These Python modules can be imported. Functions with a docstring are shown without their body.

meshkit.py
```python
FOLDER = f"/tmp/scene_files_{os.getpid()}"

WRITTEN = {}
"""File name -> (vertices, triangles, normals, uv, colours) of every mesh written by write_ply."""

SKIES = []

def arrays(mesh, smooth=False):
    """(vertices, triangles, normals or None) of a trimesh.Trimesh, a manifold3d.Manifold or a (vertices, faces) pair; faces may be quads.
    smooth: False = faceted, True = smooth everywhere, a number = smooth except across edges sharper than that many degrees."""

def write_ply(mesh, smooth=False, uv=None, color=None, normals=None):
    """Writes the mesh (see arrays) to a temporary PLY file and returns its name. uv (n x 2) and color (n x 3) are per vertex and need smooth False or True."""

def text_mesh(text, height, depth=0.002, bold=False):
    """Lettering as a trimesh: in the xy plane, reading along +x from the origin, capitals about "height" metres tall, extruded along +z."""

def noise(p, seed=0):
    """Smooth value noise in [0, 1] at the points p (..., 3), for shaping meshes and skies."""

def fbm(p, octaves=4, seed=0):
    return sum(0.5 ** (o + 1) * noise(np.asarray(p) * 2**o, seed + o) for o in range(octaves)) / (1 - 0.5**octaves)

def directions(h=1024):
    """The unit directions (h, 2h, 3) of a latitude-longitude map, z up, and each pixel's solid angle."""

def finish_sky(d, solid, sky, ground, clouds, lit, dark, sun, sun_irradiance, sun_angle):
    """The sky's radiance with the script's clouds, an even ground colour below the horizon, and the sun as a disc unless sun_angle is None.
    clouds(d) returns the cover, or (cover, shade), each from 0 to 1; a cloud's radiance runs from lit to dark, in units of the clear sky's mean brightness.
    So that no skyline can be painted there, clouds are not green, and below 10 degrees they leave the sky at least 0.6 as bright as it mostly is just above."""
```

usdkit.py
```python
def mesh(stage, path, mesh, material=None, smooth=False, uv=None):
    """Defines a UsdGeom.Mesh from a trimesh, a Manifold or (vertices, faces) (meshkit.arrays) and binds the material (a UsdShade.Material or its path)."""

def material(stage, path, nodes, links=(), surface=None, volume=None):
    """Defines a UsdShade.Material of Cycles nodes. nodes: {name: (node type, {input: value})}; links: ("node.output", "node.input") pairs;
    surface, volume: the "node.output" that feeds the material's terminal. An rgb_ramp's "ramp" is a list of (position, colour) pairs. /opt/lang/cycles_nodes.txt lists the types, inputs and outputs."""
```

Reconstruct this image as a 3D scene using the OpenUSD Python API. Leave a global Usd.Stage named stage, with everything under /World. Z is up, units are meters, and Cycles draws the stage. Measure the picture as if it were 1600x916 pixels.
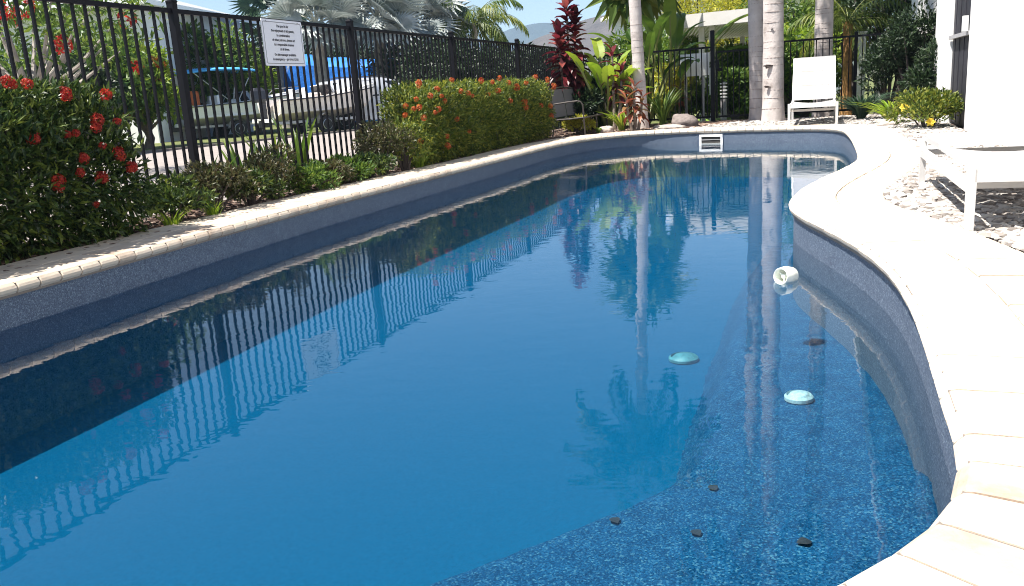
import math, random
import numpy as np, trimesh, usdkit, meshkit
from shapely.geometry import Polygon, LineString, Point, box as sbox
from shapely.ops import unary_union
from scipy.interpolate import splprep, splev
from pxr import Usd, UsdGeom, UsdLux, UsdShade, Gf, Sdf, Vt

stage = Usd.Stage.CreateInMemory()
UsdGeom.Xform.Define(stage, '/World')
UsdGeom.Scope.Define(stage, '/World/Looks')

# ------------------------------------------------------------------ camera, sky, sun, exposure
F_PX, PITCH, ROLL, EYE = 1320.636, 0.2306, -0.0651, 0.8252
_up = np.array([0, math.sin(PITCH), math.cos(PITCH)]); FW = np.array([0, math.cos(PITCH), -math.sin(PITCH)])
RT = np.array([math.cos(ROLL), 0, 0]) + math.sin(ROLL) * _up
UP = -np.array([math.sin(ROLL), 0, 0]) + math.cos(ROLL) * _up
cam = UsdGeom.Camera.Define(stage, '/World/camera')
cam.CreateHorizontalApertureAttr(36.0); cam.CreateFocalLengthAttr(36.0 * F_PX / 1600)
cam.CreateClippingRangeAttr(Gf.Vec2f(0.05, 20000))
cam.AddTransformOp().Set(Gf.Matrix4d(*RT, 0, *UP, 0, *(-FW), 0, 0, 0, EYE, 1))
cam.CreateExposureAttr(1.3)

SUN_AZ = np.array([-0.93, -0.37]); SUN_EL = math.radians(63)
SUN = np.array([SUN_AZ[0] * math.cos(SUN_EL), SUN_AZ[1] * math.cos(SUN_EL), math.sin(SUN_EL)]); SUN /= np.linalg.norm(SUN)
usdkit.material(stage, '/World/Looks/sky_look', {
    's': ('sky_texture', {'sky_type': 'single_scattering', 'sun_disc': False, 'sun_elevation': SUN_EL, 'sun_rotation': math.atan2(SUN[0], SUN[1]), 'aerosol_density': 1.0, 'air_density': 1.0, 'ozone_density': 2.0}),
    'b': ('background_shader', {'strength': 0.066})}, [('s.color', 'b.color')], surface='b.background')
dome = UsdLux.DomeLight.Define(stage, '/World/sky')
UsdShade.MaterialBindingAPI.Apply(dome.GetPrim()).Bind(UsdShade.Material.Get(stage, '/World/Looks/sky_look'))
dome.GetPrim().SetCustomDataByKey('kind', 'structure')
sun = UsdLux.DistantLight.Define(stage, '/World/sun')
sun.CreateIntensityAttr(1.25); sun.CreateAngleAttr(0.5); sun.CreateColorAttr(Gf.Vec3f(1.0, 0.95, 0.87)); sun.CreateNormalizeAttr(True)
_x = np.cross([0, 1.0, 0], SUN); _x /= np.linalg.norm(_x); _y = np.cross(SUN, _x)
sun.AddTransformOp().Set(Gf.Matrix4d(*_x, 0, *_y, 0, *SUN, 0, 0, 0, 20, 1))

# ------------------------------------------------------------------ where a sight line meets the ground or a distance (used to survey the place)
def ray(u, v): return FW + (u - 800) / F_PX * RT - (v - 458) / F_PX * UP
def G(u, v, z=0.19):
    d = ray(u, v); return np.array([0, 0, EYE]) + d * ((z - EYE) / d[2])
def A(u, v, y):
    d = ray(u, v); return np.array([0, 0, EYE]) + d * (y / d[1])

# ------------------------------------------------------------------ mesh helpers: everything is (vertices, triangles)
def cat(ms):
    vs, fs, n = [], [], 0
    for v, f in ms:
        vs.append(np.asarray(v, float)); fs.append(np.asarray(f, int) + n); n += len(v)
    return np.vstack(vs), np.vstack(fs)
def tm(m): return np.array(m.vertices), np.array(m.faces)
def mv(m, t=(0, 0, 0), rz=0.0, s=1.0):
    v = np.asarray(m[0], float) * s; c, k = math.cos(rz), math.sin(rz)
    return v @ np.array([[c, k, 0], [-k, c, 0], [0, 0, 1]]) + np.asarray(t, float), m[1]
def box(c, s, rz=0.0, bev=0.0):
    if bev <= 0:
        return mv(tm(trimesh.creation.box(s)), c, rz)
    sx, sy, sz = np.array(s) / 2; p = []
    for a in (-1, 1):
        for b in (-1, 1):
            for d in (-1, 1):
                p += [(a * (sx - bev), b * (sy - bev), d * sz), (a * (sx - bev), b * sy, d * (sz - bev)), (a * sx, b * (sy - bev), d * (sz - bev))]
    return mv(tm(trimesh.convex.convex_hull(np.array(p))), c, rz)
def tube(pts, rad, sides=8, caps=True):
    p = np.asarray(pts, float); n = len(p); r = np.broadcast_to(np.asarray(rad, float), (n,))
    t = np.gradient(p, axis=0); t /= np.linalg.norm(t, axis=1, keepdims=True) + 1e-12
    ref = np.array([0, 0, 1.0]) if abs(t[0][2]) < 0.9 else np.array([1.0, 0, 0])
    a = np.cross(t, ref); a /= np.linalg.norm(a, axis=1, keepdims=True) + 1e-12; b = np.cross(t, a)
    w = np.arange(sides) * 2 * np.pi / sides
    v = (p[:, None] + r[:, None, None] * (np.cos(w)[None, :, None] * a[:, None] + np.sin(w)[None, :, None] * b[:, None])).reshape(-1, 3)
    i, j = np.meshgrid(np.arange(n - 1), np.arange(sides), indexing='ij'); k = (j + 1) % sides
    q = np.stack([i * sides + j, i * sides + k, (i + 1) * sides + k, (i + 1) * sides + j], -1).reshape(-1, 4)
    f = np.vstack([q[:, [0, 2, 1]], q[:, [0, 3, 2]]])
    if caps:
        v = np.vstack([v, p[0], p[-1]]); c0, c1 = n * sides, n * sides + 1; j = np.arange(sides); k = (j + 1) % sides
        f = np.vstack([f, np.stack([np.full(sides, c0), j, k], 1), np.stack([np.full(sides, c1), (n - 1) * sides + k, (n - 1) * sides + j], 1)])
    return v, f
def bar(a, b, w, h=None):
    """A square bar from a to b."""
    a, b = np.asarray(a, float), np.asarray(b, float); h = w if h is None else h
    t = b - a; t /= np.linalg.norm(t); ref = np.array([0, 0, 1.0]) if abs(t[2]) < 0.95 else np.array([math.cos(HD), -math.sin(HD), 0])
    s = np.cross(t, ref); s /= np.linalg.norm(s); n = np.cross(s, t)
    v = np.array([p + s * i * w / 2 + n * j * h / 2 for p in (a, b) for i, j in ((-1, -1), (1, -1), (1, 1), (-1, 1))])
    f = [[0, 2, 1], [0, 3, 2], [4, 5, 6], [4, 6, 7]]
    for k in range(4):
        l = (k + 1) % 4; f += [[k, l, 4 + l], [k, 4 + l, 4 + k]]
    return v, np.array(f)
def prism(poly, z0, z1):
    if poly.geom_type != 'Polygon':
        return cat([prism(g, z0, z1) for g in poly.geoms if g.geom_type == 'Polygon' and g.area > 1e-6])
    return mv(tm(trimesh.creation.extrude_polygon(poly, z1 - z0, engine='earcut')), (0, 0, z0))
def sheet(poly, z):
    if poly.geom_type != 'Polygon':
        return cat([sheet(g, z) for g in poly.geoms if g.geom_type == 'Polygon' and g.area > 1e-6])
    v, f = trimesh.creation.triangulate_polygon(poly, engine='earcut')
    f = np.asarray(f); a, b, c = v[f[:, 0]], v[f[:, 1]], v[f[:, 2]]
    neg = ((b - a)[:, 0] * (c - a)[:, 1] - (b - a)[:, 1] * (c - a)[:, 0]) < 0
    f[neg] = f[neg][:, ::-1]
    return np.column_stack([v, np.full(len(v), z)]), f
def loft(rings, cap=True, closed=True):
    r = np.array(rings, float); n, m = r.shape[:2]; mm = m if closed else m - 1
    i, j = np.meshgrid(np.arange(n - 1), np.arange(mm), indexing='ij'); k = (j + 1) % m
    q = np.stack([i * m + j, i * m + k, (i + 1) * m + k, (i + 1) * m + j], -1).reshape(-1, 4)
    f = [np.vstack([q[:, [0, 1, 2]], q[:, [0, 2, 3]]])]; v = r.reshape(-1, 3)
    if cap:
        v = np.vstack([v, r[0].mean(0), r[-1].mean(0)]); c0, c1 = n * m, n * m + 1; j = np.arange(mm); k = (j + 1) % m
        f += [np.stack([np.full(mm, c0), k, j], 1), np.stack([np.full(mm, c1), (n - 1) * m + j, (n - 1) * m + k], 1)]
    return v, np.vstack(f)
def nrm(a): a = np.asarray(a, float); return a / (np.linalg.norm(a, axis=-1, keepdims=True) + 1e-12)
def leafset(P, D, L, W, rng, fold=0.25, droop=0.15, N=None, tint=None):
    """Many small leaves: n bases P, directions D, lengths L, widths W. Returns mesh and a tint per vertex."""
    n = len(P); P = np.asarray(P, float); D = nrm(D); L = np.broadcast_to(L, (n,))[:, None]; W = np.broadcast_to(W, (n,))[:, None]
    ref = nrm(rng.normal(size=(n, 3)) + [0, 0, 1.2]) if N is None else N
    S = nrm(np.cross(D, ref)); U = np.cross(S, D)
    mid = P + D * L * 0.48
    v = np.stack([P, mid + S * W / 2 + U * W * fold, mid - S * W / 2 + U * W * fold, P + D * L - U * L * droop, mid], 1).reshape(-1, 3)
    o = np.arange(n)[:, None, None] * 5
    f = (np.array([[0, 1, 4], [0, 4, 2], [1, 3, 4], [4, 3, 2]])[None] + o).reshape(-1, 3)
    t = rng.random(n) if tint is None else tint
    return (v, f), np.repeat(t, 5)
def strap(c, w, side=None, fold=0.15):
    """One long leaf along the points c with widths w."""
    c = np.asarray(c, float); t = nrm(np.gradient(c, axis=0)); w = np.asarray(w, float)[:, None]
    if side is None:
        side = np.cross(t[0], [0, 0, 1.0]); side = np.array([1.0, 0, 0]) if np.linalg.norm(side) < 1e-3 else side
    s = nrm(side - t * (t @ np.asarray(side))[:, None]); u = np.cross(s, t)
    v = np.stack([c + s * w / 2 + u * w * fold, c, c - s * w / 2 + u * w * fold], 1).reshape(-1, 3)
    f = []
    for i in range(len(c) - 1):
        for k in (0, 1):
            a, b = 3 * i + k, 3 * i + k + 1
            f += [[a, b, b + 3], [a, b + 3, a + 3]]
    return v, np.array(f)

# ------------------------------------------------------------------ scene helpers
used, origin = {}, {'/World': np.zeros(3)}
def numbered(parent, name):
    k = parent + '/' + name; n = used.get(k, 0); used[k] = n + 1
    return k if n == 0 else f'{k}_{n:03d}'
def keys(prim, label=None, cat=None, group=None, kind=None):
    for k, v in (('label', label), ('category', cat), ('group', group), ('kind', kind)):
        if v: prim.SetCustomDataByKey(k, v)
def thing(name, label, cat, loc=(0, 0, 0), group=None, kind=None):
    p = numbered('/World', name); x = UsdGeom.Xform.Define(stage, p); loc = np.asarray(loc, float)
    x.AddTranslateOp().Set(Gf.Vec3d(*loc)); x.AddRotateZOp().Set(0.0); origin[p] = loc
    keys(x.GetPrim(), label, cat, group, kind)
    return p
def obj(name, m, mat, parent='/World', smooth=False, label=None, cat=None, group=None, kind=None, tint=None):
    p = numbered(parent, name); o = origin[parent]; origin[p] = o
    m = (np.asarray(m[0], float) - o, np.asarray(m[1]))
    g = usdkit.mesh(stage, p, m, LOOK[mat], smooth=smooth)
    if tint is not None:
        UsdGeom.PrimvarsAPI(g).CreatePrimvar('tint', Sdf.ValueTypeNames.FloatArray, 'vertex').Set(Vt.FloatArray.FromNumpy(np.asarray(tint, np.float32)))
    keys(g.GetPrim(), label, cat, group, kind)
    return p
def dup(src, loc, rz, label, scale=None):
    s = stage.GetPrimAtPath(src); d = s.GetCustomData(); p = numbered('/World', s.GetName().rsplit('_0', 1)[0])
    x = UsdGeom.Xform.Define(stage, p); x.GetPrim().GetReferences().AddInternalReference(src)
    x.GetPrim().GetAttribute('xformOp:translate').Set(Gf.Vec3d(*loc)); x.GetPrim().GetAttribute('xformOp:rotateZ').Set(math.degrees(rz))
    x.GetPrim().SetInstanceable(True)
    keys(x.GetPrim(), label, d.get('category'), d.get('group'))
    return p

# ------------------------------------------------------------------ materials
LOOK = {}
def M(name, col, rough=0.6, var=0.15, scale=5.0, bump=0.0, bscale=40.0, metal=0.0, spec=0.5, col2=None, detail=5, coat=0.0, ramp=None, bdist=0.01):
    c = np.array(col, float)
    rp = ramp or [(0.3, c * (1 - var)), (0.7, np.clip(c * (1 + var), 0, 0.95) if col2 is None else np.array(col2))]
    n = {'g': ('geometry', {}), 'n': ('noise_texture', {'scale': scale, 'detail': detail, 'roughness': 0.6}), 'r': ('rgb_ramp', {'ramp': [(a, tuple(np.clip(b, 0, 0.95))) for a, b in rp]}),
         'p': ('principled_bsdf', {'roughness': rough, 'metallic': metal, 'specular_ior_level': spec, 'coat_weight': coat})}
    l = [('g.position', 'n.vector'), ('n.fac', 'r.fac'), ('r.color', 'p.base_color')]
    if bump:
        n['n2'] = ('noise_texture', {'scale': bscale, 'detail': 4, 'roughness': 0.6}); n['b'] = ('bump', {'strength': bump, 'distance': bdist})
        l += [('g.position', 'n2.vector'), ('n2.fac', 'b.height'), ('b.normal', 'p.normal')]
    LOOK[name] = usdkit.material(stage, '/World/Looks/' + name, n, l, surface='p.BSDF')
def leaf(name, cols, rough=0.45, trans=0.3, spec=0.4):
    """Leaves: a colour for each from its tint, with some light passing through."""
    k = np.linspace(0, 1, len(cols))
    n = {'a': ('attribute', {'attribute': 'tint'}), 'r': ('rgb_ramp', {'ramp': list(zip(k, cols))}), 'p': ('principled_bsdf', {'roughness': rough, 'specular_ior_level': spec}),
         'h': ('hsv', {'hue': 0.49, 'saturation': 1.05, 'value': 1.25, 'fac': 1.0}), 't': ('translucent_bsdf', {}), 'm': ('mix_closure', {'fac': trans})}
    l = [('a.fac', 'r.fac'), ('r.color', 'p.base_color'), ('r.color', 'h.color'), ('h.color', 't.color'), ('p.BSDF', 'm.closure1'), ('t.BSDF', 'm.closure2')]
    LOOK[name] = usdkit.material(stage, '/World/Looks/' + name, n, l, surface='m.closure')

M('coping', (0.52, 0.42, 0.31), rough=0.8, bump=0.5, bscale=90, detail=6, scale=7, ramp=[(0.22, (0.36, 0.28, 0.21)), (0.42, (0.48, 0.40, 0.32)), (0.7, (0.57, 0.49, 0.40))], bdist=0.004)
M('coping_pale', (0.55, 0.465, 0.37), rough=0.8, bump=0.5, bscale=90, scale=5, var=0.09, bdist=0.004)
M('coping_tan', (0.48, 0.36, 0.25), rough=0.8, bump=0.5, bscale=90, scale=6, detail=6, ramp=[(0.28, (0.30, 0.22, 0.165)), (0.45, (0.43, 0.345, 0.27)), (0.7, (0.53, 0.45, 0.365))], bdist=0.004)
M('mortar', (0.17, 0.145, 0.125), rough=0.9, bump=0.4, bscale=200, bdist=0.003)
M('soil', (0.075, 0.05, 0.038), rough=0.95, var=0.45, scale=9, bump=0.9, bscale=45, bdist=0.02)
M('bark_chip', (0.11, 0.07, 0.055), rough=0.9, var=0.6, scale=30)
M('gravel_base', (0.14, 0.12, 0.11), rough=0.95, var=0.4, scale=60, bump=0.8, bscale=60)
M('lawn', (0.09, 0.13, 0.025), rough=0.9, var=0.4, scale=1.2, bump=0.8, bscale=60, detail=8, col2=(0.16, 0.17, 0.05))
M('road', (0.27, 0.235, 0.215), rough=0.9, var=0.12, scale=1.5, bump=0.3, bscale=80)
M('dirt_path', (0.30, 0.21, 0.16), rough=0.95, var=0.25, scale=3, bump=0.5, bscale=50)
M('fence_black', (0.006, 0.006, 0.009), rough=0.45, var=0.2, scale=20, spec=0.16)
M('white_paint', (0.80, 0.80, 0.78), rough=0.55, var=0.04, scale=2)
M('wall_white', (0.80, 0.79, 0.77), rough=0.8, var=0.03, scale=1.5, bump=0.15, bscale=120, bdist=0.004)
M('board_dark', (0.016, 0.015, 0.024), rough=0.6, var=0.4, scale=6, bump=0.3, bscale=40)
M('lounger_frame', (0.56, 0.55, 0.54), rough=0.4, var=0.02)
M('sling_white', (0.40, 0.385, 0.385), rough=0.75, var=0.05, scale=300, bump=0.2, bscale=900, bdist=0.001)
M('bench_metal', (0.07, 0.06, 0.055), rough=0.45, var=0.3, scale=30, metal=0.4)
M('bench_sling', (0.13, 0.125, 0.13), rough=0.8, var=0.12, scale=200)
M('plastic_white', (0.80, 0.82, 0.74), rough=0.35, var=0.05, scale=20)
M('skimmer_white', (0.78, 0.78, 0.78), rough=0.4, var=0.03)
M('dark_hole', (0.03, 0.028, 0.026), rough=0.8, var=0.2)
M('sign_white', (0.78, 0.77, 0.80), rough=0.5, var=0.03)
M('sign_black', (0.02, 0.02, 0.025), rough=0.6, var=0.1)
M('palm_bark', (0.42, 0.37, 0.35), rough=0.9, scale=5, detail=8, bump=0.6, bscale=18, bdist=0.015, ramp=[(0.26, (0.24, 0.20, 0.18)), (0.40, (0.44, 0.39, 0.37)), (0.7, (0.56, 0.51, 0.49))])
M('palm_ring', (0.34, 0.29, 0.27), rough=0.9, var=0.3, scale=12)
M('palm_scar', (0.07, 0.055, 0.05), rough=0.95, var=0.4, scale=30)
M('bark', (0.20, 0.16, 0.13), rough=0.9, var=0.35, scale=9, bump=0.7, bscale=25, bdist=0.02)
M('bark_grey', (0.30, 0.27, 0.24), rough=0.9, var=0.3, scale=6, bump=0.6, bscale=22, bdist=0.02)
M('bark_dark', (0.07, 0.055, 0.05), rough=0.9, var=0.4, scale=12, bump=0.7, bscale=25, bdist=0.02)
M('bark_orange', (0.30, 0.15, 0.055), rough=0.9, var=0.55, scale=14, bump=0.7, bscale=25, bdist=0.02)
M('rock', (0.17, 0.14, 0.13), rough=0.85, var=0.4, scale=7, bump=0.6, bscale=25, bdist=0.02)
M('rock_pale', (0.38, 0.33, 0.29), rough=0.85, var=0.3, scale=7, bump=0.6, bscale=25, bdist=0.02)
M('gel_white', (0.82, 0.82, 0.82), rough=0.25, var=0.05, scale=1.5, coat=0.3)
M('gel_tan', (0.74, 0.68, 0.62), rough=0.3, var=0.08, scale=2, coat=0.3)
M('car_silver', (0.66, 0.67, 0.69), rough=0.35, var=0.04, metal=0.2, coat=0.6)
M('tyre', (0.02, 0.02, 0.02), rough=0.8, var=0.2)
M('alloy', (0.42, 0.42, 0.43), rough=0.35, var=0.05, metal=0.7)
M('glass_dark', (0.02, 0.025, 0.03), rough=0.08, var=0.1, spec=0.6)
M('motor_black', (0.05, 0.05, 0.06), rough=0.35, var=0.2)
M('canvas_blue', (0.06, 0.32, 0.62), rough=0.7, var=0.12, scale=3)
M('tarp_blue', (0.015, 0.17, 0.62), rough=0.6, var=0.16, scale=1.5, bump=0.5, bscale=3, bdist=0.08)
M('orange_vinyl', (0.70, 0.16, 0.04), rough=0.6, var=0.15)
M('steel', (0.45, 0.45, 0.46), rough=0.4, var=0.08, metal=0.7)
M('roof_grey', (0.36, 0.37, 0.39), rough=0.6, var=0.06)
M('roof_navy', (0.05, 0.075, 0.13), rough=0.6, var=0.12)
M('wall_cream', (0.62, 0.57, 0.48), rough=0.8, var=0.06)
M('wall_brown', (0.20, 0.15, 0.13), rough=0.85, var=0.15)
M('pergola_white', (0.72, 0.70, 0.68), rough=0.6, var=0.05, scale=3)
M('post_grey', (0.36, 0.35, 0.36), rough=0.7, var=0.12, scale=8)
M('wall_grey', (0.33, 0.31, 0.33), rough=0.8, var=0.1, scale=3)
M('hill_far', (0.03, 0.045, 0.045), rough=0.95, var=0.35, scale=0.02, detail=8, bump=1.0, bscale=0.06, bdist=6)
M('hill_near', (0.075, 0.06, 0.05), rough=0.95, var=0.4, scale=0.05, detail=8, bump=1.0, bscale=0.12, bdist=4)
M('flower_red', (0.55, 0.035, 0.02), rough=0.6, var=0.3, scale=50)
M('flower_orange', (0.72, 0.13, 0.03), rough=0.6, var=0.3, scale=50)
M('flower_yellow', (0.80, 0.62, 0.06), rough=0.6, var=0.15, scale=50)
M('fitting_pale', (0.30, 0.42, 0.44), rough=0.6, var=0.35, scale=60)
M('drain_green', (0.05, 0.17, 0.19), rough=0.5, var=0.3, scale=30)
M('dead_leaf', (0.004, 0.009, 0.014), rough=0.8, var=0.4, scale=20)

leaf('leaf_hedge', [(0.014, 0.030, 0.010), (0.030, 0.060, 0.015), (0.065, 0.105, 0.022), (0.16, 0.20, 0.035)], trans=0.22, rough=0.4)
leaf('leaf_hedge_light', [(0.035, 0.065, 0.014), (0.08, 0.125, 0.02), (0.15, 0.19, 0.03), (0.30, 0.30, 0.05)], trans=0.38)
leaf('leaf_bronze', [(0.03, 0.035, 0.015), (0.055, 0.06, 0.022), (0.09, 0.07, 0.03), (0.07, 0.10, 0.03)], trans=0.25)
leaf('leaf_green', [(0.03, 0.07, 0.014), (0.06, 0.125, 0.022), (0.11, 0.185, 0.03), (0.18, 0.25, 0.04)], trans=0.35)
leaf('leaf_lime', [(0.10, 0.19, 0.02), (0.17, 0.28, 0.03), (0.24, 0.34, 0.04), (0.32, 0.38, 0.05)], trans=0.4)
leaf('leaf_yellow', [(0.22, 0.25, 0.03), (0.38, 0.38, 0.04), (0.50, 0.46, 0.06)], trans=0.4)
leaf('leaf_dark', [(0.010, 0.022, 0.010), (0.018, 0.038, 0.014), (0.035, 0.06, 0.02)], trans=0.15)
leaf('leaf_red', [(0.045, 0.010, 0.014), (0.10, 0.014, 0.020), (0.20, 0.03, 0.03), (0.34, 0.13, 0.10)], trans=0.3, rough=0.35)
leaf('leaf_russet', [(0.10, 0.025, 0.015), (0.22, 0.06, 0.03), (0.32, 0.13, 0.07), (0.12, 0.14, 0.03)], trans=0.3, rough=0.4)
leaf('leaf_silver', [(0.16, 0.20, 0.19), (0.28, 0.32, 0.31), (0.42, 0.45, 0.44), (0.55, 0.56, 0.54)], trans=0.15, rough=0.5)
leaf('leaf_palm', [(0.04, 0.075, 0.015), (0.075, 0.12, 0.02), (0.13, 0.17, 0.03), (0.24, 0.24, 0.05)], trans=0.35)
leaf('leaf_straw', [(0.20, 0.15, 0.08), (0.32, 0.25, 0.13), (0.12, 0.13, 0.05)], trans=0.25)
leaf('leaf_blue', [(0.02, 0.045, 0.03), (0.035, 0.07, 0.045), (0.06, 0.11, 0.06)], trans=0.25)
leaf('petal_red', [(0.24, 0.010, 0.008), (0.40, 0.026, 0.014), (0.54, 0.07, 0.025)], trans=0.3)
leaf('petal_orange', [(0.30, 0.03, 0.014), (0.45, 0.07, 0.02), (0.56, 0.16, 0.035), (0.40, 0.22, 0.05)], trans=0.3)
leaf('petal_yellow', [(0.75, 0.55, 0.04), (0.82, 0.68, 0.12)], trans=0.3)

# the pool's pebble finish, and the water
LOOK['pebble'] = usdkit.material(stage, '/World/Looks/pebble', {
    'g': ('geometry', {}), 'v': ('voronoi_texture', {'scale': 230.0}), 'v2': ('noise_texture', {'scale': 9.0, 'detail': 5}), 'sp': ('separate_color', {}),
    'r': ('rgb_ramp', {'ramp': [(0.0, (0.042, 0.060, 0.096)), (0.45, (0.068, 0.094, 0.142)), (0.8, (0.092, 0.125, 0.180)), (1.0, (0.19, 0.24, 0.29))]}),
    'r2': ('rgb_ramp', {'ramp': [(0.3, (0.86, 0.86, 0.88)), (0.7, (1.0, 1.0, 1.0))]}), 'm': ('mix', {'mix_type': 'multiply', 'fac': 1.0}),
    'b': ('bump', {'strength': 0.35, 'distance': 0.003}), 'p': ('principled_bsdf', {'roughness': 0.7})},
    [('g.position', 'v.vector'), ('g.position', 'v2.vector'), ('v.color', 'sp.color'), ('sp.r', 'r.fac'), ('v2.fac', 'r2.fac'), ('r.color', 'm.color1'), ('r2.color', 'm.color2'), ('m.color', 'p.base_color'), ('v.distance', 'b.height'), ('b.normal', 'p.normal')], surface='p.BSDF')
LOOK['pebble_floor'] = usdkit.material(stage, '/World/Looks/pebble_floor', {
    'g': ('geometry', {}), 'v': ('voronoi_texture', {'scale': 240.0}), 'v2': ('noise_texture', {'scale': 14.0, 'detail': 6}), 'sp': ('separate_color', {}),
    'r': ('rgb_ramp', {'ramp': [(0.0, (0.002, 0.024, 0.062)), (0.5, (0.005, 0.046, 0.112)), (0.85, (0.010, 0.072, 0.150)), (1.0, (0.05, 0.14, 0.20))]}),
    'r2': ('rgb_ramp', {'ramp': [(0.3, (0.70, 0.75, 0.8)), (0.7, (1.1, 1.1, 1.1))]}), 'm': ('mix', {'mix_type': 'multiply', 'fac': 1.0}),
    'p': ('diffuse_bsdf', {'roughness': 0.2})},
    [('g.position', 'v.vector'), ('g.position', 'v2.vector'), ('v.color', 'sp.color'), ('sp.r', 'r.fac'), ('v2.fac', 'r2.fac'), ('r.color', 'm.color1'), ('r2.color', 'm.color2'), ('m.color', 'p.color')], surface='p.BSDF')
LOOK['pool_floor'] = usdkit.material(stage, '/World/Looks/pool_floor', {
    'g': ('geometry', {}), 'v2': ('noise_texture', {'scale': 70.0, 'detail': 8, 'roughness': 0.85}),
    'r': ('rgb_ramp', {'ramp': [(0.30, (0.0008, 0.045, 0.100)), (0.70, (0.0020, 0.076, 0.164))]}),
    'p': ('diffuse_bsdf', {'roughness': 0.2})},
    [('g.position', 'v2.vector'), ('v2.fac', 'r.fac'), ('r.color', 'p.color')], surface='p.BSDF')
LOOK['water'] = usdkit.material(stage, '/World/Looks/water', {
    'g': ('geometry', {}), 'm1': ('mapping', {'scale': (1.0, 1.6, 1.0), 'rotation': (0, 0, 0.4)}), 'n': ('noise_texture', {'scale': 7.0, 'detail': 2.0, 'roughness': 0.55, 'distortion': 0.4}), 'n2': ('noise_texture', {'scale': 2.2, 'detail': 1.0}),
    'ad': ('math', {'math_type': 'multiply_add', 'value2': 2.2}), 'b': ('bump', {'strength': 1.0, 'distance': 0.0006}),
    'fr': ('fresnel', {'IOR': 1.33}), 't': ('transparent_bsdf', {'color': (0.97, 0.99, 1.0)}), 'gl': ('glossy_bsdf', {'roughness': 0.0, 'color': (1, 1, 1)}), 'mx': ('mix_closure', {}),
    'v': ('volume_coefficients', {'scatter_coeffs': (0.002, 0.02, 0.04), 'absorption_coeffs': (0.30, 0.08, 0.03), 'anisotropy': 0.0})},
    [('g.position', 'm1.vector'), ('m1.vector', 'n.vector'), ('g.position', 'n2.vector'), ('n2.fac', 'ad.value1'), ('n.fac', 'ad.value3'), ('ad.value', 'b.height'), ('b.normal', 'gl.normal'), ('b.normal', 'fr.normal'), ('fr.fac', 'mx.fac'), ('t.BSDF', 'mx.closure1'), ('gl.BSDF', 'mx.closure2')],
    surface='mx.closure', volume='v.volume')
LOOK['haze'] = usdkit.material(stage, '/World/Looks/haze', {'v': ('principled_volume', {'color': (0.52, 0.74, 1.0), 'density': 0.00028, 'anisotropy': 0.0})}, [], volume='v.volume')

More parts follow.
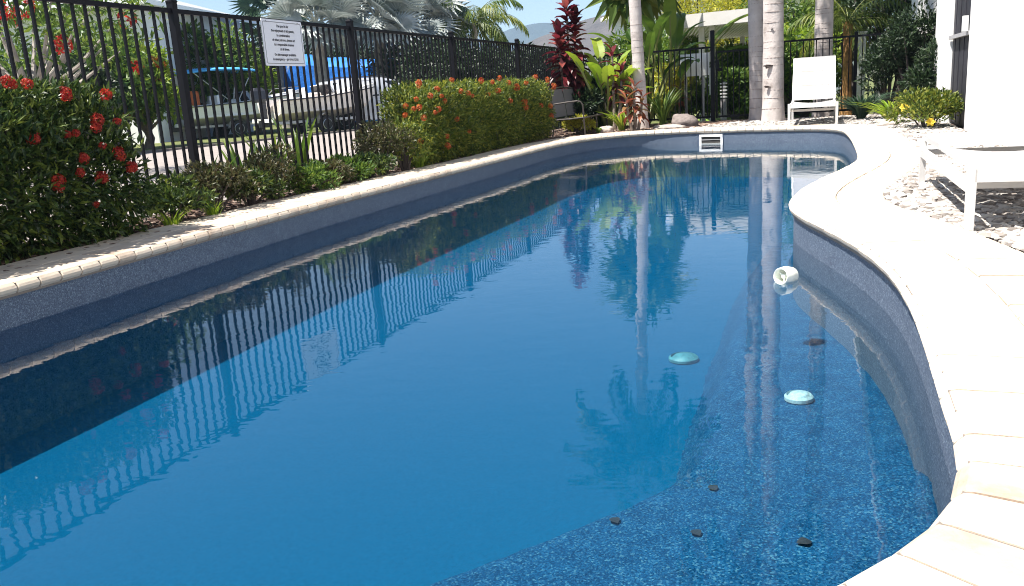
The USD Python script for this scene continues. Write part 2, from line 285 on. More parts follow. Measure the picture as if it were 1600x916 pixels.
# ------------------------------------------------------------------ the plan: everything lines up with the fence
HD = 0.357                                     # heading of fence, pool and building
AL = np.array([math.sin(HD), math.cos(HD)])    # along
AC = np.array([math.cos(HD), -math.sin(HD)])   # across, to the right
DECK = 0.19
EDGE = [(-2.12, 3.40), (-1.96, 3.86), (-1.70, 4.62), (-1.44, 5.38), (-0.97, 6.70), (-0.42, 8.05), (0.10, 9.35), (0.60, 10.62), (0.96, 11.38), (1.42, 11.88), (2.02, 12.08), (2.62, 11.87), (3.14, 11.50), (3.61, 11.06),
        (3.93, 10.62), (4.00, 10.22), (3.84, 9.55), (3.42, 8.36), (3.0, 7.2), (2.66, 6.42), (2.22, 5.68), (1.78, 5.02), (1.55, 4.58), (1.43, 4.2), (1.385, 3.75), (1.365, 3.5), (1.34, 3.19), (1.30, 2.86), (1.17, 2.48), (0.97, 1.92), (0.82, 1.52),
        (0.745, 1.30), (0.66, 1.165), (0.50, 1.06), (0.33, 0.955), (-0.05, 0.72), (-0.6, 0.40), (-1.3, 0.10), (-2.1, 0.05), (-2.75, 0.45), (-2.95, 1.1), (-2.72, 1.80), (-2.42, 2.60)]
_e = np.array(EDGE + EDGE[:1]); _t, _ = splprep(_e.T, s=0.004, per=True)
_d = np.array(splev(np.linspace(0, 1, 4000), _t)).T
_l = np.concatenate([[0], np.cumsum(np.linalg.norm(np.diff(_d, axis=0), axis=1))]); PERIM = _l[-1]
def edge_at(s): s = np.asarray(s) % PERIM; return np.stack([np.interp(s, _l, _d[:, 0]), np.interp(s, _l, _d[:, 1])], -1)
def edge_out(s):
    t = edge_at(np.asarray(s) + 0.06) - edge_at(np.asarray(s) - 0.06); t = nrm(t); return np.stack([-t[..., 1], t[..., 0]], -1)   # outwards: the edge runs clockwise
S0 = np.linspace(0, PERIM, 700, endpoint=False)
POOL = Polygon(edge_at(S0)).buffer(0)
if not POOL.contains(Point(edge_at(2.0) - 0.1 * edge_out(2.0))): _sgn = -1.0
else: _sgn = 1.0
def out(s): return _sgn * edge_out(s)
WALL = POOL.buffer(0.022)
# ------------------------------------------------------------------ ground, road, lawn, hills
PAVED = POOL.buffer(0.47)
BED_L = -0.98                                  # the fence line, measured across from the pool's left edge
def LW(s, a, z=0.0):                          # a point: s along the left pool edge from its corner near the camera, a across (to the right)
    b = np.array([-1.70, 4.62]) + AL * s + AC * a; return np.array([b[0], b[1], z])
FP0 = np.array([-2.208, 6.149])               # fence post
def FP(s, z=0.0): b = FP0 + AL * s; return np.array([b[0], b[1], z])
FC = (FP0 + AL * 9.6)                          # the fence's corner
def RF(s, z=0.0): b = FC + AC * s; return np.array([b[0], b[1], z])
site = Polygon([FP(-14)[:2] - AC * 0.15, FP(9.75)[:2] - AC * 0.15, RF(9.0)[:2] + AL * 0.15, RF(9.0)[:2] - AL * 30])
big = Polygon([(-2500, -600), (2500, -600), (2500, 3000), (-2500, 3000)])
obj('ground', sheet(big.difference(site), -0.03), 'lawn', kind='structure')
r1, r2, r3 = G(150, 246, 0)[:2], G(392, 219, 0)[:2], G(530, 206, 0)[:2]
rd = (r3 - r1) / np.linalg.norm(r3 - r1)
road = Polygon([FP(-14)[:2] - AC * 0.75, FP(10.5)[:2] - AC * 0.75, FP(22)[:2] - AC * 0.3, r3 + rd * 16, r1 - rd * 14]).buffer(0)
obj('road', sheet(road, -0.026), 'road', kind='structure')
kerb = LineString([r1 - rd * 14, r3 + rd * 16]).buffer(0.07)
obj('road_kerb', prism(kerb, -0.05, 0.03), 'mortar', kind='structure')
inner = site.difference(PAVED.buffer(-0.02))
# gravel on the building side, mulch elsewhere
B0 = np.array([4.646, 8.555])                  # the building's front, which faces the pool
def BF(s, a=0.0, z=0.0): b = B0 + AL * s + AC * a; return np.array([b[0], b[1], z])
gr_poly = Polygon([BF(-14)[:2], BF(4.4)[:2], RF(4.6)[:2] - AL * 0.4, RF(3.0)[:2] - AL * 0.6, RF(2.4)[:2] - AL * 1.9, (2.6, 11.2), (2, 8), (1, 4), (0.9, 3), (1.86, 3.28), (1.74, 2.5), (1.5, 1.8), (3.0, -2)]).buffer(0)
gravel_area = inner.intersection(gr_poly).buffer(0)
obj('garden_bed', sheet(inner.difference(gr_poly), 0.165), 'soil', kind='structure')
obj('gravel_bed', sheet(gravel_area, 0.168), 'gravel_base', kind='structure')
obj('bed_side', cat([prism(LineString([FP(-14)[:2] - AC * 0.15, FP(9.75)[:2] - AC * 0.15, RF(9.0)[:2] + AL * 0.15]).buffer(0.03), -0.1, 0.16)]), 'mortar', kind='structure')
def hill(name, profile, dist, mat, seed, depth):
    """A ridge whose crest runs through the surveyed sight lines, with slopes falling to both sides."""
    us = np.array([p[0] for p in profile], float); vs = np.array([p[1] for p in profile], float)
    u = np.linspace(us[0], us[-1], 90); v = np.interp(u, us, vs)
    crest = np.array([A(a, b, dist) for a, b in zip(u, v)])
    rows = []
    for k in np.linspace(-1, 1, 25):
        fall = (1 - abs(k)) ** 1.3
        p = crest.copy(); p[:, 1] += k * depth; p[:, 0] *= 1 + k * 0.0
        nz = meshkit.fbm(np.column_stack([p[:, 0] / 45, p[:, 1] / 45, np.zeros(len(p))]), 4, seed) - 0.5
        p[:, 2] = crest[:, 2] * fall + nz * 0.16 * crest[:, 2] * (0.25 + abs(k)) * (1 if abs(k) < 0.99 else 0) - 1.5
        rows.append(p)
    obj(name, loft(np.array(rows), cap=False, closed=False), mat, kind='structure', smooth=True)
hill('far_hill', [(560, 150), (640, 110), (700, 82), (760, 60), (800, 42), (822, 37), (850, 35), (880, 36), (960, 44), (1060, 58), (1200, 80), (1400, 100)], 1500, 'hill_far', 3, 420)
hill('near_hill', [(700, 140), (760, 100), (800, 76), (840, 56), (875, 44), (905, 30), (935, 22), (960, 20), (1000, 30), (1100, 62), (1250, 95)], 700, 'hill_near', 5, 220)

# ------------------------------------------------------------------ the pool
sw = np.linspace(0, PERIM, 420, endpoint=False)
wall_xy = edge_at(sw) + out(sw) * 0.022
rings = [np.column_stack([wall_xy, np.full(len(sw), z)]) for z in (0.142, 0.0, -0.35, -1.42)]
pool = thing('swimming_pool', 'long curved in-ground pool with speckled blue grey walls', 'pool', (0, 6, 0))
obj('wall', loft(rings, cap=False), 'pebble', pool, smooth=40)
obj('floor', sheet(WALL, -0.46), 'pool_floor', pool)
b1 = [G(u, v, -0.30)[:2] for u, v in [(560, 960), (710, 904), (866, 832), (960, 800), (1033, 775), (1085, 748), (1103, 725), (1110, 700), (1119, 670), (1147, 551), (1170, 480), (1195, 410), (1210, 385)]]
b1 = [np.array([-1.2, 0.1])] + b1 + [np.array([1.9, 5.0])]
bt, _ = splprep(np.array(b1).T, s=0.002); b1s = np.array(splev(np.linspace(0, 1, 80), bt)).T
bench = Polygon(list(b1s) + [(3.2, 4.6), (2.4, 1.0), (0.8, -0.6), (-1.2, -0.6)]).buffer(0).intersection(WALL.buffer(-0.004))
import shapely
def ledge(area, top, low, run, cell=0.04):
    """A shelf with a rounded nose: flat inside the area, falling to the level below over a short run."""
    x0, y0, x1, y1 = area.buffer(run).intersection(WALL.buffer(.03)).bounds; gx_, gy_ = np.meshgrid(np.arange(x0, x1 + cell, cell), np.arange(y0, y1 + cell, cell), indexing='ij')
    pts = shapely.points(gx_, gy_); dd_ = shapely.distance(pts, area); k_ = np.clip(dd_ / run, 0, 1); z_ = top + (low - top) * (k_ * k_ * (3 - 2 * k_))
    z_ += (meshkit.fbm(np.stack([gx_ * 3, gy_ * 3, gx_ * 0], -1), 3, 2) - .5) * .02
    n0_, n1_ = gx_.shape; i_, j_ = np.meshgrid(np.arange(n0_ - 1), np.arange(n1_ - 1), indexing='ij')
    ok_ = (dd_[:-1, :-1] < run) & shapely.contains_xy(WALL.buffer(.03), gx_[:-1, :-1] + cell / 2, gy_[:-1, :-1] + cell / 2)
    q_ = np.stack([i_ * n1_ + j_, (i_ + 1) * n1_ + j_, (i_ + 1) * n1_ + j_ + 1, i_ * n1_ + j_ + 1], -1)[ok_]
    vv_ = np.stack([gx_, gy_, z_], -1).reshape(-1, 3); us_, iv_ = np.unique(q_, return_inverse=True); q_ = iv_.reshape(-1, 4)
    return vv_[us_], np.vstack([q_[:, [0, 1, 2]], q_[:, [0, 2, 3]]])
obj('bench_step', ledge(bench, -0.30, -0.475, 0.16), 'pebble_floor', pool, smooth=True)
b2 = [G(u, v, -0.17)[:2] for u, v in [(900, 975), (1033, 908), (1176, 832), (1300, 788), (1380, 762), (1440, 738)]]
step = Polygon([np.array([-0.6, 0.2])] + b2 + [np.array([1.05, 1.6]), np.array([1.4, 0.6]), np.array([0.4, -0.4])]).buffer(0).intersection(WALL.buffer(-0.006))
obj('step', ledge(step, -0.16, -0.31, 0.08), 'pebble_floor', pool, smooth=True)
obj('pool_water', prism(WALL.buffer(0.03), -1.6, 0.0), 'water', kind='structure')

# coping: one bullnose row, and a second row of pavers behind it
cop = thing('coping', None, None, (0, 6, DECK), kind='structure')
rng = np.random.default_rng(11)
def stone(s0, s1, d0, d1, top, thick, nose):
    prof = [(d0 + 0.012, -thick), (d0, -thick + 0.012), (d0 - 0.004, -thick * 0.5), (d0 + 0.003, -0.014), (d0 + 0.016, -0.002), (d0 + 0.03, 0.0), (d1, 0.0), (d1, -thick)] if nose else \
           [(d0, -thick), (d0, -0.005), (d0 + 0.005, 0.0), (d1 - 0.005, 0.0), (d1, -0.005), (d1, -thick)]
    rings = []
    for k in (s0, s0 + 0.004, s1 - 0.004, s1):
        p, n = edge_at(k), out(k); e = 0.003 if k in (s0, s1) else 0.0
        rings.append([(*(p + n * (d + (e if (nose and i < 5) else 0))), top + z - (e if z > -0.02 else 0)) for i, (d, z) in enumerate(prof)])
    return loft(rings)
n_st = int(round(PERIM / 0.1165)); stp = PERIM / n_st
for i in range(n_st):
    a, b = i * stp + 0.0035, (i + 1) * stp - 0.0035
    mid = edge_at((a + b) / 2); near = np.hypot(*mid) < 1.45
    mt = rng.choice(['coping_tan', 'coping', 'coping_tan', 'coping_pale'] if near else (['coping_pale', 'coping', 'coping', 'coping_tan'] if mid[0] < 0 and mid[1] < 8 else ['coping_pale', 'coping_pale', 'coping_pale', 'coping']))
    obj('coping_stone', stone(a, b, 0.0, 0.228, DECK + rng.normal(0, 0.0012), 0.05, True), str(mt), cop)
n2 = n_st // 2 if n_st > 300 else n_st
for i in range(n2):
    a, b = i * PERIM / n2 + 0.004, (i + 1) * PERIM / n2 - 0.004
    obj('paver', stone(a, b, 0.234, 0.464, DECK + rng.normal(0, 0.0012), 0.045, False), str(rng.choice(['coping_pale', 'coping_pale', 'coping_pale', 'coping'])), cop)
obj('mortar_bed', prism(PAVED.buffer(-0.006).difference(POOL.buffer(0.012)), 0.13, DECK - 0.006), 'mortar', cop)
# the paved terrace that the picture is taken from, only its edge in view
terrace = thing('terrace_paving', None, None, (0.8, 0.4, DECK), kind='structure')
tpoly = Polygon([(1.9, 2.6), (1.72, 2.6), (1.5, 1.9), (1.3, 1.2), (0.8, 0.4), (-1.0, -1.2), (-1, -2.5), (2.6, -2.5), (2.3, 0.8)]).difference(PAVED)
obj('paving_bed', prism(tpoly.buffer(0.02).difference(PAVED), 0.12, DECK - 0.006), 'mortar', terrace)
for i in range(-14, 16):
    for j in range(-14, 8):
        c = np.array([1.2, 0.6]) + AC * (i * 0.12) + AL * (j * 0.236 + (0.118 if i % 2 else 0))
        q = Polygon([c + AC * sx * 0.057 + AL * sy * 0.115 for sx, sy in ((-1, -1), (1, -1), (1, 1), (-1, 1))]).intersection(tpoly.buffer(-0.004))
        if q.area > 0.006 and np.hypot(*c) < 2.4 and c[1] > -0.2 and q.geom_type == 'Polygon':
            obj('paver', prism(q, 0.15, DECK + rng.normal(0, 0.001)), str(rng.choice(['coping', 'coping_pale', 'coping_tan'])), terrace)

# skimmer in the far wall
def wall_frame(px):                            # the pool wall's point and directions under a sight line
    best = min(sw, key=lambda s: abs(np.arctan2(*(edge_at(s))) - np.arctan2(*G(px[0], px[1], 0.05)[:2])) + (0 if edge_at(s)[1] > 9 else 9))
    return edge_at(best) + out(best) * 0.022, out(best)
wp, wn = wall_frame((1109, 228)); wt = np.array([wn[1], -wn[0]])
if wt[0] < 0: wt = -wt
sk = thing('skimmer', 'white plastic skimmer frame set in the far pool wall at the waterline', 'pool skimmer', (wp[0], wp[1], 0.05))
def WP(a, d, z): b = wp + wt * a - wn * d; return (b[0], b[1], z)
for (a0, z0, a1, z1) in ((-0.165, 0.100, 0.165, 0.100), (-0.165, -0.016, 0.165, -0.016)):
    obj('frame_rail', bar(WP(a0, 0.012, z0), WP(a1, 0.012, z1), 0.024, 0.03), 'skimmer_white', sk)
for a0 in (-0.152, 0.152):
    obj('frame_stile', bar(WP(a0, 0.012, -0.004), WP(a0, 0.012, 0.088), 0.022, 0.03), 'skimmer_white', sk)
obj('opening', bar(WP(-0.14, 0.002, 0.042), WP(0.14, 0.002, 0.042), 0.006, 0.092), 'dark_hole', sk)
obj('flap', bar(WP(-0.138, 0.009, 0.045), WP(0.138, 0.009, 0.045), 0.01, 0.008), 'post_grey', sk)

# things in the water
c = G(1228, 438, 0.0); ax = nrm(np.array([-0.72, -0.55, 0.12])); sd = nrm(np.cross(ax, [0, 0, 1])); upv = np.cross(sd, ax)
can = thing('chlorine_float', 'white floating chlorine canister with open end in the right of the pool', 'pool float', (c[0], c[1], 0))
th = np.linspace(0, 2 * np.pi, 28, endpoint=False)
def ring(x, r): return [(c + [0, 0, 0.018]) + ax * x + r * (math.cos(t) * sd + math.sin(t) * upv) for t in th]
obj('body', loft([ring(-0.040, 0.004), ring(-0.040, 0.030), ring(-0.036, 0.036), ring(-0.012, 0.039), ring(0.0, 0.041), ring(0.012, 0.039), ring(0.036, 0.036), ring(0.040, 0.033), ring(0.036, 0.029), ring(-0.02, 0.027), ring(-0.02, 0.002)], cap=False), 'plastic_white', can, smooth=35)
obj('hub', loft([ring(-0.02, 0.010), ring(0.02, 0.009), ring(0.022, 0.001)], cap=False), 'plastic_white', can, smooth=35)
for k in range(3):
    a = k * 2.094 + 0.5; dvec = math.cos(a) * sd + math.sin(a) * upv
    obj('spoke', bar((c + [0, 0, 0.018]) + ax * 0.012 + dvec * 0.008, (c + [0, 0, 0.018]) + ax * 0.012 + dvec * 0.028, 0.006), 'plastic_white', can)
def disc(name, label, cat_, u, v, z, r, mat):
    p = G(u, v, z); o = thing(name, label, cat_, p)
    t2 = np.linspace(0, 2 * np.pi, 24, endpoint=False)
    rg = lambda rr, zz: [(p[0] + rr * math.cos(t), p[1] + rr * math.sin(t), z + zz) for t in t2]
    obj('rim', loft([rg(r, 0.0), rg(r, 0.012), rg(r * 0.86, 0.02), rg(r * 0.84, 0.008)], cap=False), mat, o, smooth=30)
    obj('cover', loft([rg(r * 0.84, 0.006), rg(r * 0.6, 0.022), rg(r * 0.3, 0.028), rg(0.002, 0.03)], cap=False), mat, o, smooth=30)
disc('floor_fitting', 'white round fitting under water on the shallow ledge at right', 'pool fitting', 1248, 624, -0.295, 0.050, 'fitting_pale')
disc('floor_drain', 'pale green round drain cover deep under the palm reflections', 'pool fitting', 1068, 562, -0.455, 0.07, 'drain_green')
lr = np.random.default_rng(5)
for i, (u, v, lab) in enumerate([(956, 809, 'dark round leaf lying under water just off the ledge'), (1082, 828, 'dark curled leaf under water on the ledge, above the bottom step'), (1268, 846, 'dark leaf under water on the bottom step at right'), (1118, 766, 'small dark leaf under water at the ledge corner')]):
    p = G(u, v, -0.2975 if i != 2 else -0.157); o = thing('sunken_leaf', lab, 'leaf', p)
    a = lr.uniform(0, 6.28); L = 0.034
    obj('blade', strap([p + np.array([math.cos(a) * t, math.sin(a) * t, 0.003 * math.sin(3.1 * (t / L))]) for t in np.linspace(0, L, 6)], [0.003, 0.022, 0.03, 0.028, 0.016, 0.001], fold=0.03), 'dead_leaf', o)
#PART2
# ------------------------------------------------------------------ the fences
def picket_panel(th, a, b, z0, z1, n, wallz=None):
    """One panel between posts: top and bottom rails and n pickets."""
    a, b = np.array(a, float), np.array(b, float); d = nrm(b - a)
    for zz, nm_ in ((z1, 'top_rail'), (z0, 'bottom_rail')):
        obj(nm_, bar((*(a + d * 0.025), zz), (*(b - d * 0.025), zz), 0.026, 0.030), 'fence_black', th)
    for k in range(1, n + 1):
        p = a + (b - a) * k / (n + 1)
        obj('picket', bar((*p, z0 + 0.012), (*p, z1 - 0.012), 0.016), 'fence_black', th)
def post(th, p, z0, z1, w=0.05, name='post'):
    k = obj(name, bar((*p, z0), (*p, z1), w), 'fence_black', th)
    obj('cap', cat([box((p[0], p[1], z1 + 0.008), (w + 0.008, w + 0.008, 0.016), -HD, 0.003), box((p[0], p[1], z1 + 0.02), (w - 0.014, w - 0.014, 0.012), -HD, 0.003)]), 'fence_black', k)
FT = 1.605
fence = thing('pool_fence', 'long black metal picket fence behind the flowering hedges on the left of the pool', 'fence', (*FP0, 0.1))
for k in range(-2, 5):
    post(fence, FP(2.4 * k)[:2], 0.0, FT - 0.02)
    if k < 4: picket_panel(fence, FP(2.4 * k)[:2], FP(2.4 * k + 2.4)[:2], 0.26, FT - 0.075, 24)
gate_a = 2.53; gate_b = gate_a + 0.92
rear = thing('rear_fence', 'black picket fence across the far end of the pool beside the gate', 'fence', (*RF(1.5)[:2], 0.1))
picket_panel(rear, RF(0.0)[:2], RF(1.26)[:2], 0.25, 1.36, 13); post(rear, RF(1.29)[:2], 0.0, 1.40)
picket_panel(rear, RF(1.29)[:2], RF(gate_a)[:2], 0.25, 1.36, 13)
post(rear, RF(gate_a)[:2], 0.0, 1.60, 0.065, 'gate_post'); post(rear, RF(gate_b)[:2], 0.0, 1.45, 0.05, 'gate_post')
picket_panel(rear, RF(gate_b)[:2], RF(gate_b + 1.25)[:2], 0.25, 1.36, 12); post(rear, RF(gate_b + 1.25)[:2], 0.0, 1.40)
picket_panel(rear, RF(gate_b + 1.25)[:2], RF(gate_b + 2.5)[:2], 0.25, 1.36, 12); post(rear, RF(gate_b + 2.5)[:2], 0.0, 1.40)
gt = thing('pool_gate', 'black picket gate with latch box between its post and the two thick palms', 'gate', (*RF(gate_a + 0.4)[:2], 0.2))
ga, gb = RF(gate_a + 0.06)[:2], RF(gate_b - 0.05)[:2]
picket_panel(gt, ga, gb, 0.25, 1.28, 8)
for nm_, p in (('stile', ga), ('stile', gb)): obj(nm_, bar((*p, 0.23), (*p, 1.29), 0.03), 'fence_black', gt)
lq = RF(gate_a + 0.075)[:2] - AL * 0.03
obj('latch', cat([box((*lq, 1.08), (0.06, 0.05, 0.16), -HD, 0.006), box((lq[0] + 0.03, lq[1], 1.0), (0.09, 0.03, 0.05), -HD, 0.006)]), 'fence_black', gt)
# the rules sign, fixed to the fence
def fence_hit(u, v):
    d = ray(u, v); n = np.array([AC[0], AC[1], 0]); t = (n @ np.array([FP0[0], FP0[1], EYE]) - n @ np.array([0, 0, EYE])) / (n @ d)
    p = np.array([0, 0, EYE]) + d * t; return (p[:2] - FP0) @ AL, p[2]
s0, zt = fence_hit(403, 29); s1, _ = fence_hit(466.5, 37); _, zb = fence_hit(408.5, 103)
sg = thing('pool_rules_sign', 'white rules sign with black lettering and border fixed to the black fence', 'sign', FP((s0 + s1) / 2, (zt + zb) / 2) + np.array([*AC, 0]) * 0.024)
sc_, zc = (s0 + s1) / 2, (zt + zb) / 2; sw_, sh_ = s1 - s0, zt - zb
def SG(a, z, d): b = FP0 + AL * a + AC * d; return np.array([b[0], b[1], z])
def sign_poly(poly, d0, d1, org=(0, 0)):
    v, f = prism(poly, d0, d1); w = np.array([SG(sc_ + p[0], zc + p[1], p[2]) for p in v]); return w, f[:, ::-1]
brd = sbox(-sw_ / 2 + .012, -sh_ / 2 + .012, sw_ / 2 - .012, sh_ / 2 - .012).buffer(0.012)
obj('board', sign_poly(brd, 0.018, 0.024), 'sign_white', sg)
ib = sbox(-sw_ / 2 + .03, -sh_ / 2 + .03, sw_ / 2 - .03, sh_ / 2 - .03)
obj('border', sign_poly(ib.buffer(0.012).difference(ib.buffer(0.0085)), 0.0245, 0.0255), 'sign_black', sg)
lines = [('The pool is for', .36), ('the enjoyment of all guests,', .26), ('in consideration', .16), ('of other patrons, please act', .06), ('in a responsible manner', -.04), ('at all times.', -.14), ('On site manager available', -.26), ('in emergency - ph 4946 5250', -.36)]
for tx, yy in lines:   # condensed where a long line needs it
    v, f = tm(meshkit.text_mesh(tx, 0.05 * sh_, 0.001, bold=True)); w = v[:, 0].max() - v[:, 0].min()
    k = min(1.0, 0.84 * sw_ / w); v = v.copy(); v[:, 0] = (v[:, 0] - v[:, 0].min() - w / 2) * k; v[:, 1] = v[:, 1] + yy * sh_ - 0.02 * sh_
    obj('lettering', (np.array([SG(sc_ + p[0], zc + p[1], 0.0246 + p[2]) for p in v]), f[:, ::-1]), 'sign_black', sg)
for a in (-1, 1):
    q = SG(sc_ + a * (sw_ / 2 - 0.06), zc + sh_ / 2 - 0.014, 0.024)
    obj('screw', tube([q, q + np.array([*AC, 0]) * 0.004], 0.006, 8), 'steel', sg)

# ------------------------------------------------------------------ planting
def leaf_volume(rng, n, inside, lo, hi, surf=None):
    lo, hi = np.array(lo), np.array(hi); out_ = []
    while sum(map(len, out_)) < n:
        p = lo + rng.random((n * 2, 3)) * (hi - lo); out_.append(p[inside(p)])
    return np.vstack(out_)[:n]
def cluster_flower(parent, p, r, rng, mat, name='flower_cluster', n=34):
    """An ixora head: a small dome of four-petalled florets."""
    d = nrm(rng.normal(size=(n, 3)) + np.array([AC[0], AC[1], 0.6]) * 0.5)
    base = p + d * r * rng.uniform(.3, .68, (n, 1)) * rng.uniform(.75, 1.15, 3)
    pd = nrm(np.cross(d, rng.normal(size=(n, 3))))
    ms, ts = [], []
    for k in range(2):
        for sgn in (1, -1):
            q = np.cross(d, pd) if k else pd
            m, t = leafset(base + d * r * rng.uniform(.25, .45), q * sgn + d * 0.25, r * rng.uniform(.42, .6), r * 0.30, rng, N=d)
            ms.append(m); ts.append(t)
    obj(name, cat(ms), mat, parent, tint=np.concatenate(ts))
def hedge(name, label, s0, s1, a0, a1, h, n, seed, mat, flow, fmat, L=0.055, W=0.019, rough_=0.12, group=None, z0=0.16, taper=0.0):
    """A clipped flowering hedge in the bed between fence and coping: stems, leaves, flower heads."""
    rng = np.random.default_rng(seed); c = LW((s0 + s1) / 2, (a0 + a1) / 2)
    t = thing(name, label, 'hedge', (c[0], c[1], z0), group)
    def to_w(q): return np.column_stack([-1.70 + AL[0] * q[:, 0] + AC[0] * q[:, 1], 4.62 + AL[1] * q[:, 0] + AC[1] * q[:, 1], q[:, 2]])
    def inside(q):
        w = to_w(q); nz = (meshkit.fbm(w * 2.6, 3, seed) - 0.5) * 2 * rough_ + (meshkit.fbm(w * 9, 2, seed + 9) - 0.5) * rough_ * 0.9
        ed = np.minimum.reduce([q[:, 0] - s0, s1 - q[:, 0]]) ; k = np.clip(ed / 0.3, 0, 1)
        top = z0 + h * (1 - 0.22 * (1 - np.sqrt(1 - (1 - k) ** 2))) 
        mid = (a0 + a1) / 2; hw = (a1 - a0) / 2 * (0.66 + 0.34 * np.clip((q[:, 2] - z0) / (0.35 * h), 0, 1))
        sd = np.minimum.reduce([ed + 0.04, top - q[:, 2], hw - np.abs(q[:, 1] - mid)]) + nz
        keep = (sd > 0) & ((sd < 0.16) | (rng.random(len(q)) < 0.38)) & (q[:, 2] > z0 + 0.03)
        return keep
    q = leaf_volume(rng, n, inside, (s0 - 0.1, a0 - 0.12, z0), (s1 + 0.1, a1 + 0.12, z0 + h + 0.15)); w = to_w(q)
    cen = np.array([*LW((s0 + s1) / 2, (a0 + a1) / 2)[:2], z0 + h * 0.5])
    outw = np.column_stack([(q[:, 1] - (a0 + a1) / 2)[:, None] * AC[None] * 1.6, (q[:, 2] - z0 - h * 0.4) * 1.3])
    D = nrm(nrm(outw) + rng.normal(size=(n, 3)) * 0.75 + [0, 0, 0.35])
    m, tt = leafset(w, D, L * rng.uniform(.6, 1.25, n), W * rng.uniform(.7, 1.2, n), rng)
    obj('foliage', m, mat, t, kind='stuff', tint=tt)
    st = []
    for k in range(int((s1 - s0) * 9)):
        s_, a_ = rng.uniform(s0 + .1, s1 - .1), rng.uniform(a0 + .12, a1 - .12)
        pts = [LW(s_, a_, z0 - 0.02)]
        for j in range(4): pts.append(pts[-1] + np.array([rng.normal(0, .05), rng.normal(0, .05), h * 0.21]))
        st.append(tube(pts, [0.012, 0.010, 0.008, 0.006, 0.003], 5))
    obj('stems', cat(st), 'bark_dark', t, kind='stuff')
    for (u, v, r) in flow:
        # where the sight line first meets the hedge's skin
        best = None
        for y in np.linspace(2.5, 17, 500):
            p = A(u, v, y); loc = p[:2] - np.array([-1.70, 4.62]); s_, a_ = loc @ AL, loc @ AC
            if s0 - .12 < s_ < s1 + .12 and a0 - 0.03 < a_ < a1 + 0.03 and p[2] < z0 + h + 0.08: best = p; break
        if best is None: continue
        dd = np.linalg.norm(best - [0, 0, EYE])
        cluster_flower(t, best, 0.66 * r * dd / F_PX, rng, fmat)
    return t
F1 = [(52, 216, 13), (118, 209, 9), (152, 188, 13), (150, 200, 12), (186, 242, 14), (205, 262, 14), (131, 248, 12), (90, 282, 13), (92, 292, 11), (158, 278, 13), (125, 270, 10), (104, 210, 8), (101, 147, 14), (165, 148, 12), (42, 131, 11), (160, 228, 8), (150, 320, 7), (10, 128, 11), (183, 190, 8), (20, 132, 9)]
hedge('ixora_hedge', 'dense dark hedge with red flower heads at the left edge of the photo', -3.4, 0.06, -0.95, -0.38, 0.86, 46000, 1, 'leaf_hedge', F1, 'petal_red', L=0.062, W=0.021, rough_=0.09)
F2 = [(634, 166, 6), (633, 180, 6), (655, 168, 7), (685, 171, 7), (662, 184, 7), (695, 158, 6), (683, 139, 7), (654, 131, 8), (672, 150, 7), (706, 125, 6), (731, 146, 6), (778, 142, 7), (792, 117, 9), (807, 137, 8), (800, 118, 6), (819, 160, 8), (821, 168, 7), (845, 165, 6), (860, 166, 6), (861, 182, 7), (797, 158, 6), (714, 186, 6), (657, 222, 8), (700, 228, 7), (752, 126, 7), (769, 128, 6), (836, 121, 6), (720, 143, 6), (738, 150, 5), (795, 130, 6), (865, 135, 7), (822, 130, 6), (680, 176, 6), (733, 206, 5), (698, 213, 6), (646, 170, 6), (650, 155, 6), (763, 148, 5), (690, 150, 5), (780, 122, 6), (855, 125, 6)]
hedge('ixora_hedge', 'long clipped hedge sprinkled with orange flowers in front of the far fence panels', 3.95, 8.2, -0.93, -0.42, 0.80, 46000, 2, 'leaf_hedge_light', F2, 'petal_orange', L=0.055, W=0.020, rough_=0.10)

def shrub(name, label, c, rad, h, n, seed, mat, L=0.05, W=0.02, cat_='shrub', group=None, z0=0.16, clumps=9, stems='bark_dark', up=0.5, hollow=0.3):
    """A loose shrub: clumps of leaves held on forking stems."""
    rng = np.random.default_rng(seed); c = np.array([c[0], c[1], z0]); t = thing(name, label, cat_, c, group)
    cl = []; st = []
    for k in range(clumps):
        a = k * 2.4 + rng.uniform(-.4, .4); r = rad * math.sqrt((k + .5) / clumps) * 0.75; zz = h * (0.85 - 0.45 * (r / rad) ** 2) * rng.uniform(.55, 1.05)
        p = c + np.array([r * math.cos(a), r * math.sin(a), zz]); cl.append((p, rad * rng.uniform(.34, .52)))
        st.append(tube([c + np.array([0.1 * r * math.cos(a), 0.1 * r * math.sin(a), -0.03]), c + np.array([.45 * r * math.cos(a), .45 * r * math.sin(a), zz * .55]), p], [0.008 + 0.012 * h, 0.006 + .006 * h, 0.004], 5))
    k = rng.integers(0, clumps, n); cen = np.array([x[0] for x in cl])[k]; rr = np.array([x[1] for x in cl])[k]
    d = nrm(rng.normal(size=(n, 3))); q = cen + d * (rr * rng.uniform(hollow, 1.0, n) ** 0.6)[:, None] * np.array([1, 1, 0.8 * min(1.6, max(.7, h / (2 * rad)))])
    ok = q[:, 2] > c[2] + 0.01; q, d = q[ok], d[ok]; n = len(q)
    m, tt = leafset(q, d + rng.normal(size=(n, 3)) * .6 + [0, 0, up], L * rng.uniform(.6, 1.3, n), W * rng.uniform(.7, 1.2, n), rng)
    obj('foliage', m, mat, t, kind='stuff', tint=tt); obj('stems', cat(st), stems, t, kind='stuff')
    return t
